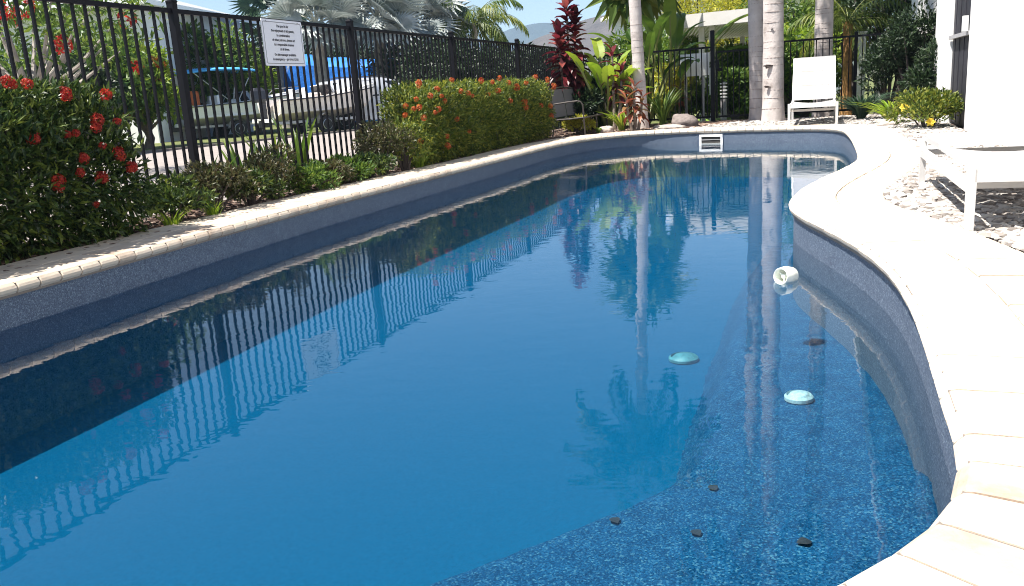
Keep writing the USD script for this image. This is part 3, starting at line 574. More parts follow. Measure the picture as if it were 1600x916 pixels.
# low planting along the foot of the fence
low = [(0.50, -0.60, .20, .32, 'leaf_hedge', 'dark low shrub growing against the right end of the red-flowered hedge'), (0.92, -0.62, .24, .36, 'leaf_bronze', 'low bronze green shrub just right of the dark red-flowered hedge'), (1.28, -0.60, .20, .28, 'leaf_hedge', 'low dark shrub at the foot of the nearest fence post'),
       (1.62, -0.66, .22, .42, 'leaf_bronze', 'bronze shrub right of the nearest fence post, left of the strap leaves'), (1.98, -0.58, .19, .24, 'leaf_green', 'low green shrub in front of the fence below the rules sign'),
       (2.3, -0.62, .2, .24, 'leaf_bronze', 'low brownish shrub between the rules sign and the strap leaves'), (2.62, -0.62, .2, .23, 'leaf_green', 'low green shrub below the strap leaves at the coping'),
       (2.95, -0.58, .19, .22, 'leaf_hedge', 'low dark green shrub under the second fence post'), (3.3, -0.62, .24, .56, 'leaf_bronze', 'rounded bronze shrub at the second fence post, left of the orange-flowered hedge'),
       (3.62, -0.55, .22, .5, 'leaf_hedge_light', 'small light green shrub against the left end of the orange-flowered hedge')]
for i, (s, a, r, h, mt, lb) in enumerate(low):
    p = LW(s, a); shrub('low_shrub', lb, p, r * 1.15, h, 1500, 40 + i, mt, L=0.045, W=0.02, group='low shrubs along the foot of the fence')
def strap_plant(name, label, c, n, h, w, seed, mat, spread=0.5, z0=0.16, cat_='plant', part='leaf', group=None, each=True, lean=None):
    rng = np.random.default_rng(seed); c = np.array([c[0], c[1], z0]); t = thing(name, label, cat_, c, group); ms, ts = [], []
    for k in range(n):
        a = rng.uniform(0, 6.283); hh = h * rng.uniform(.6, 1.1); sp = spread * rng.uniform(.25, 1.0); b = c + np.array([math.cos(a), math.sin(a), 0]) * rng.uniform(0, .05)
        x = np.linspace(0, 1, 7); o = np.array([math.cos(a), math.sin(a), 0])
        pts = b + np.outer(x ** 1.6 * sp * hh, o) + np.outer(hh * (x - 0.28 * spread * x ** 3), [0, 0, 1])
        ww = w * rng.uniform(.75, 1.15) * np.array([.45, .85, 1, .95, .75, .45, .03])
        m = strap(pts, ww, np.cross(o, [0, 0, 1]), 0.2); tv = np.full(len(m[0]), rng.random())
        if each: obj(part, m, mat, t, tint=tv)
        else: ms.append(m); ts.append(tv)
    if not each: obj('foliage', cat(ms), mat, t, tint=np.concatenate(ts), kind='stuff')
    return t
for i, (s, a, n, h, lb) in enumerate([(1.55, -1.2, 9, .50, 'clump of upright broad green leaves growing through the fence near the first post'), (2.05, -1.22, 20, .62, 'clump of upright sword leaves behind the fence below the rules sign'), (2.45, -1.2, 20, .68, 'clump of tall sword leaves behind the fence left of the second post'),
                                      (2.85, -1.22, 20, .78, 'tallest clump of sword leaves behind the fence close to the second post'), (1.80, -1.15, 12, .46, 'short clump of green leaves at the fence foot right of the first post')]):
    strap_plant('sword_leaf_plant', lb, LW(s, a), n, h, 0.055, 60 + i, 'leaf_green', 0.45, group='sword leaf plants along the fence', z0=0.05)
for i, (s, a, n, lb) in enumerate([(1.15, -1.0, 60, 'tuft of grass at the foot of the nearest fence post'), (3.85, -0.50, 55, 'bright green grass tuft at the coping in front of the small light shrub'), (2.2, -0.48, 45, 'dry grass tuft beside the coping below the rules sign'), (0.75, -0.50, 45, 'bright weeds under the right end of the dark hedge'), (0.35, -0.48, 55, 'bright green weeds under the dark hedge beside the coping')]):
    strap_plant('grass_tuft', lb, LW(s, a), n, .16 if i != 1 else .24, 0.008, 80 + i, 'leaf_lime' if i != 2 else 'leaf_straw', 0.9, each=False, cat_='grass')

# mulch and gravel
rng = np.random.default_rng(21)
def chips(area, n, size, z, rng, flat=0.3):
    x0, y0, x1, y1 = area.bounds; P = []
    while len(P) < n:
        q = rng.uniform((x0, y0), (x1, y1), (n, 2)); d = np.hypot(q[:, 0], q[:, 1]); q = q[rng.random(n) < np.clip((5.0 / d) ** 1.3, 0.12, 1)]
        import shapely
        P += list(q[shapely.contains_xy(area, q[:, 0], q[:, 1])])
    P = np.array(P[:n]); base, f = trimesh.creation.icosphere(0).vertices, trimesh.creation.icosphere(0).faces
    s = size * rng.uniform(.5, 1.3, (n, 1, 1)) * np.stack([rng.uniform(.7, 1.4, n), rng.uniform(.6, 1.0, n), flat * rng.uniform(.7, 1.3, n)], 1)[:, None, :]
    v = base[None] * s * (1 + 0.25 * rng.normal(size=(n, 12, 1))); a = rng.uniform(0, 6.28, n); c_, s_ = np.cos(a)[:, None], np.sin(a)[:, None]
    v = np.stack([v[..., 0] * c_ - v[..., 1] * s_, v[..., 0] * s_ + v[..., 1] * c_, v[..., 2]], -1)
    v[..., 0] += P[:, None, 0]; v[..., 1] += P[:, None, 1]; v[..., 2] += z + size * 0.1
    return (v.reshape(-1, 3), (f[None] + np.arange(n)[:, None, None] * 12).reshape(-1, 3)), np.repeat(rng.random(n), 12)
leaf('stone_white', [(0.12, 0.10, 0.09), (0.30, 0.27, 0.245), (0.41, 0.385, 0.36), (0.52, 0.50, 0.475)], rough=0.85, trans=0.0)
leaf('chip_brown', [(0.035, 0.02, 0.015), (0.09, 0.05, 0.035), (0.16, 0.10, 0.075), (0.30, 0.24, 0.20)], rough=0.9, trans=0.0)
vis = gravel_area.intersection(Polygon([(1.0, 1.8), (3.0, 1.6), (7.5, 14), (2, 15)]))
m, tt = chips(vis, 15000, 0.026, 0.175, rng, 0.45); obj('gravel', m, 'stone_white', kind='stuff', label='loose pale river gravel around the loungers and the palms', cat='gravel', tint=tt)
mul = inner.difference(gr_poly).intersection(Polygon([(-3.4, 2.5), (1.0, 16), (5.0, 14.5), (3.6, 11.5), (1.2, 11.2), (-1.5, 4)]))
m, tt = chips(mul, 9000, 0.022, 0.17, rng, 0.3); obj('mulch', m, 'chip_brown', kind='stuff', label='dark bark mulch in the beds beside the coping', cat='mulch', tint=tt)
dl = Polygon([*[tuple(LW(s, -.50)[:2]) for s in (-1.6, 1.2)], *[tuple(LW(s, -.25)[:2]) for s in (1.2, -1.6)]])
m, tt = chips(dl, 130, 0.014, DECK - 0.002, rng, 0.15); obj('leaf_litter', m, 'chip_brown', kind='stuff', label='scraps of dead leaves on the coping beside the dark hedge', cat='leaf litter', tint=tt)

# ------------------------------------------------------------------ palms and large-leaved plants
def trunk(parent, base, top, r0, r1, mat, bend=0.0, rings=26, flare=1.25, name='trunk', rough_=0.012, seed=0, ringmat='palm_ring', ring=True):
    base, top = np.array(base, float), np.array(top, float); x = np.linspace(0, 1, 40)
    c = base + np.outer(x, top - base) + np.outer(np.sin(x * math.pi) * bend, [1, 0.3, 0])
    r = (r0 + (r1 - r0) * x) * (1 + (flare - 1) * np.exp(-x * np.linalg.norm(top - base) / 0.25))
    m = tube(c, r, 18); v = m[0]; nz = meshkit.fbm(v * np.array([6, 6, 9.0]), 3, seed) - 0.5; axis = np.repeat(c, 18, 0)
    v[:len(axis)] = axis + (v[:len(axis)] - axis) * (1 + nz[:len(axis), None] * rough_ * 14)
    k = obj(name, m, mat, parent, smooth=50)
    if ring:
        rr = np.random.default_rng(seed); L = np.linalg.norm(top - base); z = 0.25; ms = []
        while z < L * 0.97:
            t = z / L; p = np.array([np.interp(t, x, c[:, j]) for j in range(3)]); rad = np.interp(t, x, r)
            th_ = np.linspace(0, 2 * np.pi, 18, endpoint=False)
            rg = lambda q, zz: np.column_stack([p[0] + q * np.cos(th_), p[1] + q * np.sin(th_), np.full(18, p[2] + zz)])
            ms.append(loft([rg(rad * 0.99, -.007), rg(rad * 1.012, -.002), rg(rad * 1.012, .002), rg(rad * 0.99, .007)], cap=False)); z += rr.uniform(.07, .16)
        obj('growth_rings', cat(ms), ringmat, k, kind='stuff')
    return k
def frond(p, az, el, L, nl, ll, lw, droop, rng, hang=0.5):
    """A feather frond: arching rib and hanging leaflets; returns rib mesh, leaflet mesh, tints."""
    x = np.linspace(0, 1, 16); o = np.array([math.cos(az), math.sin(az), 0])
    e = el - droop * x ** 1.3; step = L / 15
    pts = [np.array(p, float)]
    for k in range(1, 16): pts.append(pts[-1] + step * (o * math.cos(e[k]) + np.array([0, 0, math.sin(e[k])])))
    pts = np.array(pts); rib = tube(pts, np.linspace(0.016, 0.003, 16) * (L / 2.2), 5)
    tt = np.linspace(0.1, 1.0, nl); c = np.stack([np.interp(tt, x, pts[:, j]) for j in range(3)], 1)
    tan = nrm(np.stack([np.interp(tt, x, np.gradient(pts[:, j])) for j in range(3)], 1)); side = np.cross(o, [0, 0, 1.0])
    ms, ts = [], []
    for s in (-1, 1):
        D = tan * 0.55 + side * s * 0.8 + np.array([0, 0, -hang]) + rng.normal(size=(nl, 3)) * .08
        l = ll * np.sin(np.clip(tt * 0.92 + 0.08, 0, 1) * math.pi) ** 0.5 * rng.uniform(.85, 1.1, nl)
        m, t = leafset(c, D, l + .05, lw, rng, fold=0.1, droop=0.3, N=np.tile([0, 0, 1.0], (nl, 1)) + side * s * .5)
        ms.append(m); ts.append(t)
    return rib, cat(ms), np.concatenate(ts)
def feather_palm(name, label, base, H, top_off, r0, r1, nf, L, seed, mat='leaf_palm', trunkmat='palm_bark', ring=True, shaft=True, nl=34, group=None, droop=1.5, shaftmat='bark_green', emin=-0.5, z0=None, ll=0.55):
    rng = np.random.default_rng(seed); base = np.array(base, float); t = thing(name, label, 'palm tree', base, group); top = base + np.array([*top_off, H])
    trunk(t, base - [0, 0, .05], top, r0, r1, trunkmat, seed=seed, ring=ring)
    if shaft:
        obj('crownshaft', tube([top - [0, 0, .05], top + [0, 0, .3], top + [0, 0, .75]], [r1 * 1.15, r1 * 1.3, r1 * .5], 14), 'crown_green', t, smooth=50); top = top + [0, 0, .6]
    for k in range(nf):
        az = k * 2.399 + rng.uniform(-.25, .25); el = emin + (1.25 - emin) * ((k + .5) / nf) ** 0.8
        rib, lf, tv = frond(top, az, el, L * rng.uniform(.85, 1.1), nl, ll * L / 2.2, 0.05 * L / 2.2, droop * rng.uniform(.8, 1.15), rng)
        f = obj('frond', lf, mat, t, tint=np.clip(tv * .6 + rng.uniform(0, .4), 0, 1)); obj('rib', rib, 'rib_green', f)
    return t
M('crown_green', (0.16, 0.22, 0.06), rough=0.5, var=0.2); M('rib_green', (0.17, 0.19, 0.05), rough=0.5, var=0.2); M('petiole_pale', (0.40, 0.40, 0.34), rough=0.6, var=0.2)
slim = feather_palm('slim_palm', 'slim ringed palm rising from the red plants left of the gate', A(1003, 188, 13.5) * [1, 1, 0] + [0, 0, .17], 4.5, (-0.12, 0.1), .095, .085, 30, 1.6, 3, nl=46)
pA = feather_palm('royal_palm', 'thick pale sunlit palm trunk with dark scars left of the white upright lounger', (4.10, 12.95, .17), 7.5, (0.0, 0.1), .150, .130, 17, 2.3, 4)
pB = feather_palm('royal_palm', 'thick shaded purple grey palm trunk between the gate and the pale trunk', (4.12, 13.75, .17), 8.4, (-0.12, 0.2), .132, .115, 15, 2.3, 5)
pC = feather_palm('royal_palm', 'shaded grey palm trunk directly behind the back of the upright lounger', (*A(1286, 150, 13.9)[:2], .17), 8.6, (0.02, 0.2), .140, .125, 15, 2.3, 6)
for (u, v, w) in ((1203, 104, .10), (1199, 136, .06), (1207, 45, .025), (1196, 103, .04)):
    p = A(u, v, 12.81); rr = np.random.default_rng(int(u)); pts = []
    for k in range(9):
        a = k * .698; q = w * rr.uniform(.35, 1.0) * np.array([math.cos(a), .35 * math.sin(a)]); pts.append((q[0], q[1]))
    vv, ff = prism(Polygon(pts).buffer(0), 0, 0.03); vv = np.column_stack([p[0] + vv[:, 0], p[1] - vv[:, 2] + .035 + 0.3 * vv[:, 0] ** 2 / .15, p[2] + vv[:, 1]])
    obj('bark_scar', (vv, ff), 'palm_scar', pA)

def fan_leaf(p, d, R, nseg, rng, cup=0.4, arc=5.0):
    """A palmate leaf at p facing along d."""
    d = nrm(d); s = nrm(np.cross(d, [0, 0, 1.0]) + 1e-6); u = np.cross(s, d); ro = rng.uniform(-1.1, 1.1); s, u = s * math.cos(ro) + u * math.sin(ro), u * math.cos(ro) - s * math.sin(ro)
    a = np.linspace(-arc / 2, arc / 2, nseg); D = np.cos(a)[:, None] * d + np.sin(a)[:, None] * s + u * cup
    D = nrm(D); l = R * (0.75 + 0.25 * np.cos(a)) * rng.uniform(.92, 1.05, nseg)
    return leafset(np.tile(p, (nseg, 1)) + D * R * 0.05, D, l, 2 * R * math.sin(arc / nseg / 2) * 0.62, rng, fold=0.35, droop=0.22, N=np.tile(u, (nseg, 1)))
def fan_palm(name, label, base, H, R, nl, seed, mat='leaf_silver', trunkmat='bark_grey', r=0.2, group=None, pet=1.1, elo=-0.7, nseg=26, lean=(0, 0)):
    rng = np.random.default_rng(seed); base = np.array(base, float); t = thing(name, label, 'palm tree', base, group); top = base + np.array([lean[0], lean[1], H])
    trunk(t, base - [0, 0, .1], top, r * 1.1, r, trunkmat, ring=False, seed=seed)
    for k in range(nl):
        az = k * 2.399 + rng.uniform(-.3, .3); el = elo + (1.45 - elo) * ((k + .5) / nl)
        d = np.array([math.cos(az) * math.cos(el), math.sin(az) * math.cos(el), math.sin(el)]); L = pet * rng.uniform(.75, 1.15)
        q = top + d * L + np.array([0, 0, -0.06 * L]); dd = nrm(d + [0, 0, -0.35 + rng.normal(0, .15)])
        m, tv = fan_leaf(q, dd, R * rng.uniform(.85, 1.1), nseg, rng)
        f = obj('fan_leaf', m, mat, t, tint=np.clip(tv * .4 + rng.uniform(0, .6), 0, 1)); obj('petiole', tube([top, top + d * L * .5 + [0, 0, .03], q], [.03, .024, .016], 5), 'petiole_pale', f)
    return t
def lance(p, az, el, L, w, droop, n=8, side=None):
    x = np.linspace(0, 1, n); o = np.array([math.cos(az), math.sin(az), 0]); e = el - droop * x ** 1.4; pts = [np.array(p, float)]
    for k in range(1, n): pts.append(pts[-1] + L / (n - 1) * (o * math.cos(e[k]) + np.array([0, 0, math.sin(e[k])])))
    ww = w * np.interp(x, [0, .18, .45, .75, 1], [.18, .55, 1, .75, .02])
    return strap(pts, ww, np.cross(o, [0, 0, 1]), 0.22)
def cordyline(name, label, base, heads, nl, L, w, seed, mat='leaf_red', group=None, canes=True):
    """Canes with whorls of broad leaves. heads: (dx, dy, z0, z1) of each leafy length of cane."""
    rng = np.random.default_rng(seed); base = np.array(base, float); t = thing(name, label, 'plant', base, group)
    for (dx, dy, z0, z1) in heads:
        tp = base + [dx, dy, z1]
        obj('cane', tube([base + [dx * .3, dy * .3, -.04], base + [dx * .8, dy * .8, z1 * .5], tp], [.026, .022, .014], 7), 'bark', t)
        for k in range(nl):
            f = (k + .5) / nl; z = z0 + (z1 - z0) * f; az = k * 2.399 + rng.uniform(-.3, .3)
            c = base + np.array([dx, dy, 0]) * np.clip(z / max(z1, .1), 0, 1) + [0, 0, z]
            m = lance(c, az, -0.15 + 1.35 * f ** 2.2 + rng.uniform(-.2, .2), L * rng.uniform(.75, 1.1) * (1 - .25 * f), w * rng.uniform(.8, 1.15), 1.1 - 0.6 * f)
            tv = np.clip(rng.beta(1.2, 1.8) + 0.0 * f, 0, 1); obj('leaf', m, mat, t, tint=np.full(len(m[0]), tv))
    return t
b = A(893, 186, 14.1)
cordyline('red_cordyline', 'tall red leaved plant behind the left end of the metal bench', (b[0], b[1], .17), [(0.0, 0, .70, 2.12), (-.15, -.05, .62, 1.55), (.13, .05, .55, 1.75)], 58, .37, .135, 7)
b = A(960, 185, 13.6); cordyline('red_cordyline', 'dark purple leaved plant left of the slim palm, under the lime leaves', (b[0], b[1], .17), [(0, 0, .65, 1.2), (.14, 0, .45, .95)], 18, .30, .08, 8)
b = A(992, 190, 12.9); cordyline('red_cordyline', 'low russet plant at the foot of the slim palm', (b[0], b[1], .17), [(0, 0, .30, .66), (-.13, -.05, .2, .5), (.12, .0, .2, .5)], 15, .27, .075, 9, 'leaf_russet')
b = A(1062, 170, 14.9); cordyline('red_cordyline', 'small bright red and orange plant against the rear fence left of the gate post', (b[0], b[1], .1), [(0, 0, .35, .66)], 14, .26, .07, 10, 'leaf_russet')
def banana(name, label, base, leaves, seed, mat='leaf_lime', stems=None):
    """Paddle leaves on long stalks: each (direction, rise, stalk length, blade length, blade width, droop)."""
    rng = np.random.default_rng(seed); base = np.array(base, float); t = thing(name, label, 'plant', base)
    for (az, el, sl, L, w, dr, tint) in leaves:
        o = np.array([math.cos(az) * math.cos(el), math.sin(az) * math.cos(el), math.sin(el)]); q = base + o * sl + [0, 0, .1 * sl]
        x = np.linspace(0, 1, 14); e = el - dr * x ** 1.3; oo = np.array([math.cos(az), math.sin(az), 0]); pts = [q]
        for k in range(1, 14): pts.append(pts[-1] + L / 13 * (oo * math.cos(e[k]) + np.array([0, 0, math.sin(e[k])])))
        ww = w * np.interp(x, [0, .08, .3, .7, .92, 1], [.1, .75, 1, .95, .5, .03]) * (1 + rng.normal(0, .05, 14))
        m = strap(pts, ww, np.cross(oo, [0, 0, 1]), 0.16); f = obj('leaf', m, mat, t, tint=np.clip(np.full(len(m[0]), tint) + np.repeat(rng.normal(0, .06, 14), 3), 0, 1))
        obj('stalk', tube([base, base + o * sl * .5 + [0, 0, .03], q, pts[6]], [.035, .026, .018, .008], 6), 'rib_green', f)
    return t
b = A(950, 175, 14.0)
_br = np.random.default_rng(77)
banana('broad_leaf_plant', 'bright lime broad leaved plant between the tall red plant and the slim palm', (b[0], b[1], .17), [(k * 2.399 + .4, _br.uniform(.95, 1.4), _br.uniform(.35, 1.15), _br.uniform(.45, .68), _br.uniform(.15, .21), _br.uniform(.5, 1.3), _br.uniform(.3, 1)) for k in range(17)], 12)
b = A(1050, 150, 15.2)
banana('banana_plant', 'banana plant with long arching leaf above the rear fence and white board', (b[0], b[1], .1), [(0.05, 1.05, 1.2, 1.6, .26, 1.35, .75), (-.2, .95, 1.0, 1.0, .24, 1.4, .3), (3.3, .9, .9, .8, .24, 1.2, .2), (3.9, 1.25, 1.2, .9, .24, 1.0, .5), (5.0, 1.1, .8, .7, .22, 1.5, .3), (2.3, 1.2, 1.2, .9, .24, 1.0, .8), (1.2, 1.2, 1.3, 1.0, .25, 1.0, .7), (4.5, 1.3, 1.4, .8, .22, .6, .9), (2.9, 1.15, 1.1, .8, .22, .9, .6)], 13, 'leaf_green')
b = A(1008, 150, 14.9)
banana('banana_plant', 'dark broad leaves behind the slim palm trunk', (b[0], b[1], .1), [(k * 2.399, _br.uniform(.9, 1.35), _br.uniform(.6, 1.35), _br.uniform(.5, .75), _br.uniform(.16, .22), _br.uniform(.6, 1.4), _br.uniform(0, .7)) for k in range(11)], 14, 'leaf_green')
b = A(985, 30, 16.0)
fan_palm('spiky_palm', 'spiky leaved tree with hanging dry leaves behind the slim palm top', (b[0] + .1, 16.0, .0), 2.75, .75, 26, 15, 'leaf_palm', 'bark', .11, pet=.35, elo=-1.3, nseg=12)
strap_plant('fern', 'feathery green fern at the rear fence left of the rock', A(1035, 180, 13.9), 120, .75, .018, 16, 'leaf_green', .75, each=False, cat_='fern')
strap_plant('fern', 'low light green fern behind the right end of the bench', A(938, 180, 14.3), 70, .45, .03, 17, 'leaf_lime', 1.1, each=False, cat_='fern')
strap_plant('fern', 'bright green fern beside the russet plant at the bench end', A(970, 170, 13.2), 60, .45, .028, 18, 'leaf_lime', 1.0, each=False, cat_='fern')
shrub('croton_bush', 'small yellow orange bush under the metal bench', A(905, 205, 13.1), .26, .26, 900, 19, 'leaf_yellow', L=.06, W=.022)
shrub('croton_bush', 'yellow variegated bush against the rear fence behind the ferns', A(1045, 120, 15.4), .5, 1.15, 2200, 20, 'leaf_yellow', L=.10, W=.04, z0=0)
shrub('leafy_bush', 'dark glossy bush behind the rear fence left of the gate post', A(1080, 150, 15.3), .38, .85, 2200, 22, 'leaf_green', L=.10, W=.04, z0=0)
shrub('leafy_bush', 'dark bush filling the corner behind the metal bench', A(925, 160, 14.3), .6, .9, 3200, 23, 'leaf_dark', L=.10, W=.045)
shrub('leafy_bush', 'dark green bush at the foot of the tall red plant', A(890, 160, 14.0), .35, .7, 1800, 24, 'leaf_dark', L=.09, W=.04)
strap_plant('seedling', 'small young green plant in the mulch under the bench', A(937, 198, 13.0), 9, .14, .05, 25, 'leaf_lime', 1.0)
# planting in front of the building
strap_plant('strap_leaf_clump', 'dark arching strap leaves behind the lounger under the shaded bushes', A(1345, 182, 11.9), 150, .52, .028, 30, 'leaf_blue', 1.25, each=False)
strap_plant('strap_leaf_clump', 'bright green strap leaves beside the yellow flowered shrub', A(1392, 188, 10.7), 110, .42, .026, 31, 'leaf_lime', 1.2, each=False)
yb = shrub('flowering_shrub', 'low shrub with two yellow flowers at the dark boarded wall', A(1447, 196, 9.45), .44, .42, 3000, 32, 'leaf_hedge_light', L=.055, W=.024, clumps=14, up=1.0)
for (u, v, y) in ((1413, 168, 9.35), (1454, 191, 9.1)):
    p = A(u, v, y); rr = np.random.default_rng(u); face = nrm(np.array([-.45, -.85, .3])); a = nrm(np.cross(face, [0, 0, 1])); bb = np.cross(a, face)
    k5 = np.arange(6) * 2 * np.pi / 6; D = np.cos(k5)[:, None] * a + np.sin(k5)[:, None] * bb + face * .35
    m, tv = leafset(np.tile(p, (6, 1)), D, .055, .055, rr, N=np.tile(face, (6, 1))); obj('flower', m, 'petal_yellow', yb, tint=tv)
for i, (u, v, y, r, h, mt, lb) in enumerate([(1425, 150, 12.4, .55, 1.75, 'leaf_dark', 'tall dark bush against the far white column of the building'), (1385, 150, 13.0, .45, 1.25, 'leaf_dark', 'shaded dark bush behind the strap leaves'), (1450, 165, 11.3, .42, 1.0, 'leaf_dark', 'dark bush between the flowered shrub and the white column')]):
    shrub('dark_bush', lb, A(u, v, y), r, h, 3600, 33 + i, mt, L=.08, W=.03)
#PART3
# ------------------------------------------------------------------ bench, loungers, rock
bl = LW(8.40, -.02)[:2]; br = bl + AL * 1.4
bx = nrm(br - bl); by = np.array([-bx[1], bx[0]]); BW = np.linalg.norm(br - bl)
bench_ = thing('garden_bench', 'dark metal garden bench with grey sling back at the far end of the long hedge', 'bench', (*(bl + br) / 2, .17))
def BN(a, d, z): p = bl + bx * a * BW + by * d; return np.array([p[0], p[1], .17 + z])
for a in (0.0, 1.0):
    obj('front_leg', tube([BN(a, 0, -.02), BN(a, .01, .2), BN(a, 0.02, .44), BN(a, .05, .485), BN(a, .10, .50)], .012, 8), 'bench_metal', bench_)
    obj('arm', tube([BN(a, .10, .50), BN(a, .25, .49), BN(a, .46, .47)], .012, 8), 'bench_metal', bench_)
    obj('back_leg', tube([BN(a, .50, -.02), BN(a, .46, .22), BN(a, .50, .62), BN(a, .53, .70)], .012, 8), 'bench_metal', bench_)
    obj('side_rail', tube([BN(a, 0.0, .26), BN(a, .46, .24)], .011, 8), 'bench_metal', bench_)
obj('front_leg', tube([BN(.5, 0, -.02), BN(.5, .0, .26)], .012, 8), 'bench_metal', bench_)
for d, z in ((0.0, .26), (.46, .24), (.53, .69)):
    obj('seat_rail' if z < .5 else 'top_rail', tube([BN(0, d, z), BN(.5, d, z + (.02 if z > .5 else 0)), BN(1, d, z)], .012, 8), 'bench_metal', bench_)
def sling(pts0, pts1, nn, sag): 
    r = []
    for t in np.linspace(0, 1, nn):
        q = [np.array(a) * (1 - t) + np.array(b) * t for a, b in zip(pts0, pts1)]; r.append([p - np.array([0, 0, sag * math.sin(math.pi * t)]) for p in q])
    return loft(np.array(r), cap=False, closed=False)
obj('seat', sling([BN(.02, .02, .262), BN(.02, .24, .235), BN(.02, .45, .245)], [BN(.98, .02, .262), BN(.98, .24, .235), BN(.98, .45, .245)], 8, .01), 'bench_sling', bench_)
for a in (0.02, .51):
    obj('back_sling', sling([BN(a, .462, .28), BN(a, .49, .5), BN(a, .525, .685)], [BN(a + .47, .462, .28), BN(a + .47, .49, .5), BN(a + .47, .525, .685)], 6, .004), 'bench_sling', bench_)

def lounger(name, label, foot, along, across, width, length, h, back, hinge=1.15, inset=.3):
    """A stacking sun lounger: two side rails on legs, a sling in sections, and a back that lies flat or stands up."""
    foot = np.array(foot, float); t = thing(name, label, 'sun lounger', (*foot, .175), 'white sun loungers')
    def LP(a, c, z): p = foot + along * a + across * c; return np.array([p[0], p[1], .175 + z])
    for c in (0, width):
        obj('side_rail', bar(LP(0.0, c, h - .082), LP(length, c, h - .082), .030, .042), 'lounger_frame', t)
        obj('sling_rail', bar(LP(0.0, c + (.022 if c == 0 else -.022), h - .010), LP(hinge, c + (.022 if c == 0 else -.022), h - .010), .024, .022), 'lounger_frame', t)
        for a in (0.018, length - inset):
            obj('leg', bar(LP(a, c, -.02), LP(a, c, h - .05), .042, .05) if False else loft([[LP(a + e * sa, c + e2 * sc, zz) for e, e2 in ((-1, -1), (1, -1), (1, 1), (-1, 1))] for zz, sa, sc in ((-.02, .017, .015), (h - .06, .023, .016), (h - .002, .023, .017))]), 'lounger_frame', t)
    obj('end_rail', bar(LP(0.01, 0.01, h - .035), LP(0.01, width - .01, h - .035), .03, .05), 'lounger_frame', t)
    obj('cross_bar', bar(LP(length - inset, 0.01, h - .082), LP(length - inset, width - .01, h - .082), .03, .03), 'lounger_frame', t)
    obj('cross_bar', bar(LP(0.25, 0.01, h - .10), LP(0.25, width - .01, h - .10), .03, .03), 'lounger_frame', t)
    rg = np.random.default_rng(9)
    def section(p0, p1, sag):      # p0, p1: (a, z) of its two edges
        r = []
        for k in np.linspace(0, 1, 7):
            a, z = p0[0] + (p1[0] - p0[0]) * k, p0[1] + (p1[1] - p0[1]) * k
            r.append([LP(a, .02 + (width - .04) * c, z - sag * math.sin(math.pi * c) * (1 if abs(p1[1] - p0[1]) < .1 else .3)) for c in np.linspace(0, 1, 9)])
        return loft(np.array(r), cap=False, closed=False)
    ed = np.linspace(0.02, hinge, 4)
    for a, b_ in zip(ed[:-1], ed[1:]): obj('seat_sling', section((a + .006, h - .004), (b_ - .006, h - .004), .03), 'sling_white', t, smooth=True)
    bl_ = length - hinge + .08; o = np.array([math.cos(back), math.sin(back)]); e2 = np.linspace(0, bl_, 4)
    for c in (.018, width - .018):
        obj('back_rail', bar(LP(hinge, c, h), LP(hinge + o[0] * bl_, c, h + o[1] * bl_), .03, .03), 'lounger_frame', t)
    obj('back_top', bar(LP(hinge + o[0] * bl_, .018, h + o[1] * bl_), LP(hinge + o[0] * bl_, width - .018, h + o[1] * bl_), .03, .03), 'lounger_frame', t)
    for a, b_ in zip(e2[:-1], e2[1:]):
        obj('back_sling', section((hinge + o[0] * (a + .003), h + .012 + o[1] * (a + .003)), (hinge + o[0] * (b_ - .003), h + .012 + o[1] * (b_ - .003)), .012), 'sling_white', t, smooth=True)
    if back > .3:
        obj('prop', bar(LP(hinge + .42, width * .5, h - .05), LP(hinge + o[0] * .42, width * .5, h + o[1] * .42), .02), 'lounger_frame', t)
    return t
n0, n1 = G(1514, 365, .175)[:2], G(1440, 288, .175)[:2]
la = nrm(n1 - n0); lc = np.array([la[1], -la[0]])
lounger('sun_lounger', 'white sun lounger lying flat on the gravel at the right edge of the photo', n0 - la * .0, la, lc, .62, np.linalg.norm(n1 - n0) + .03, .262, 0.0, 1.0, .02)
c0, c1 = G(1231, 199, .175)[:2], G(1309, 196, .175)[:2]
cm_ = (c0 + c1) / 2; ca = nrm(cm_ + [0.10, 0]); cc = np.array([ca[1], -ca[0]]); c0, c1 = cm_ - cc * .29, cm_ + cc * .29
lounger('sun_lounger', 'white sun lounger with its back raised beside the pale palm trunk', c0, ca, cc, np.linalg.norm(c1 - c0), 1.75, .30, .84, 1.05)
def boulder(name, label, p, r, seed, mat):
    m = trimesh.creation.icosphere(3); v = np.array(m.vertices); n = meshkit.fbm(v * 1.3 + seed, 3, seed) - .5
    v = v * (1 + n[:, None] * .7) * np.array(r); v[:, 2] += r[2] * .55
    o = thing(name, label, 'rock', p); obj('stone', (v + np.asarray(p, float), np.array(m.faces)), mat, o, smooth=True)
boulder('boulder', 'dark rounded boulder in the mulch left of the gate post', (*A(1070, 185, 13.3)[:2], .15), (.20, .18, .15), 4, 'rock')
boulder('boulder', 'flat brown stone in front of the dark boulder', (*A(1045, 194, 12.9)[:2], .15), (.24, .13, .055), 6, 'rock_pale')
boulder('boulder', 'pale flat stone in the mulch behind the bench legs', (*A(948, 198, 13.0)[:2], .16), (.13, .09, .07), 8, 'rock_pale')
boulder('boulder', 'small brown stone at the left of the yellow flowered shrub', (*A(1388, 183, 10.2)[:2], .15), (.14, .10, .07), 9, 'rock_pale')
pathp = Polygon([RF(1.3)[:2] - AL * 2.0, RF(gate_a)[:2] - AL * .9, RF(gate_b)[:2] - AL * .5, RF(gate_b)[:2] + AL * .2, RF(gate_a - .1)[:2] + AL * .2, RF(2.0)[:2] - AL * .9, RF(.9)[:2] - AL * 1.5]).difference(PAVED)
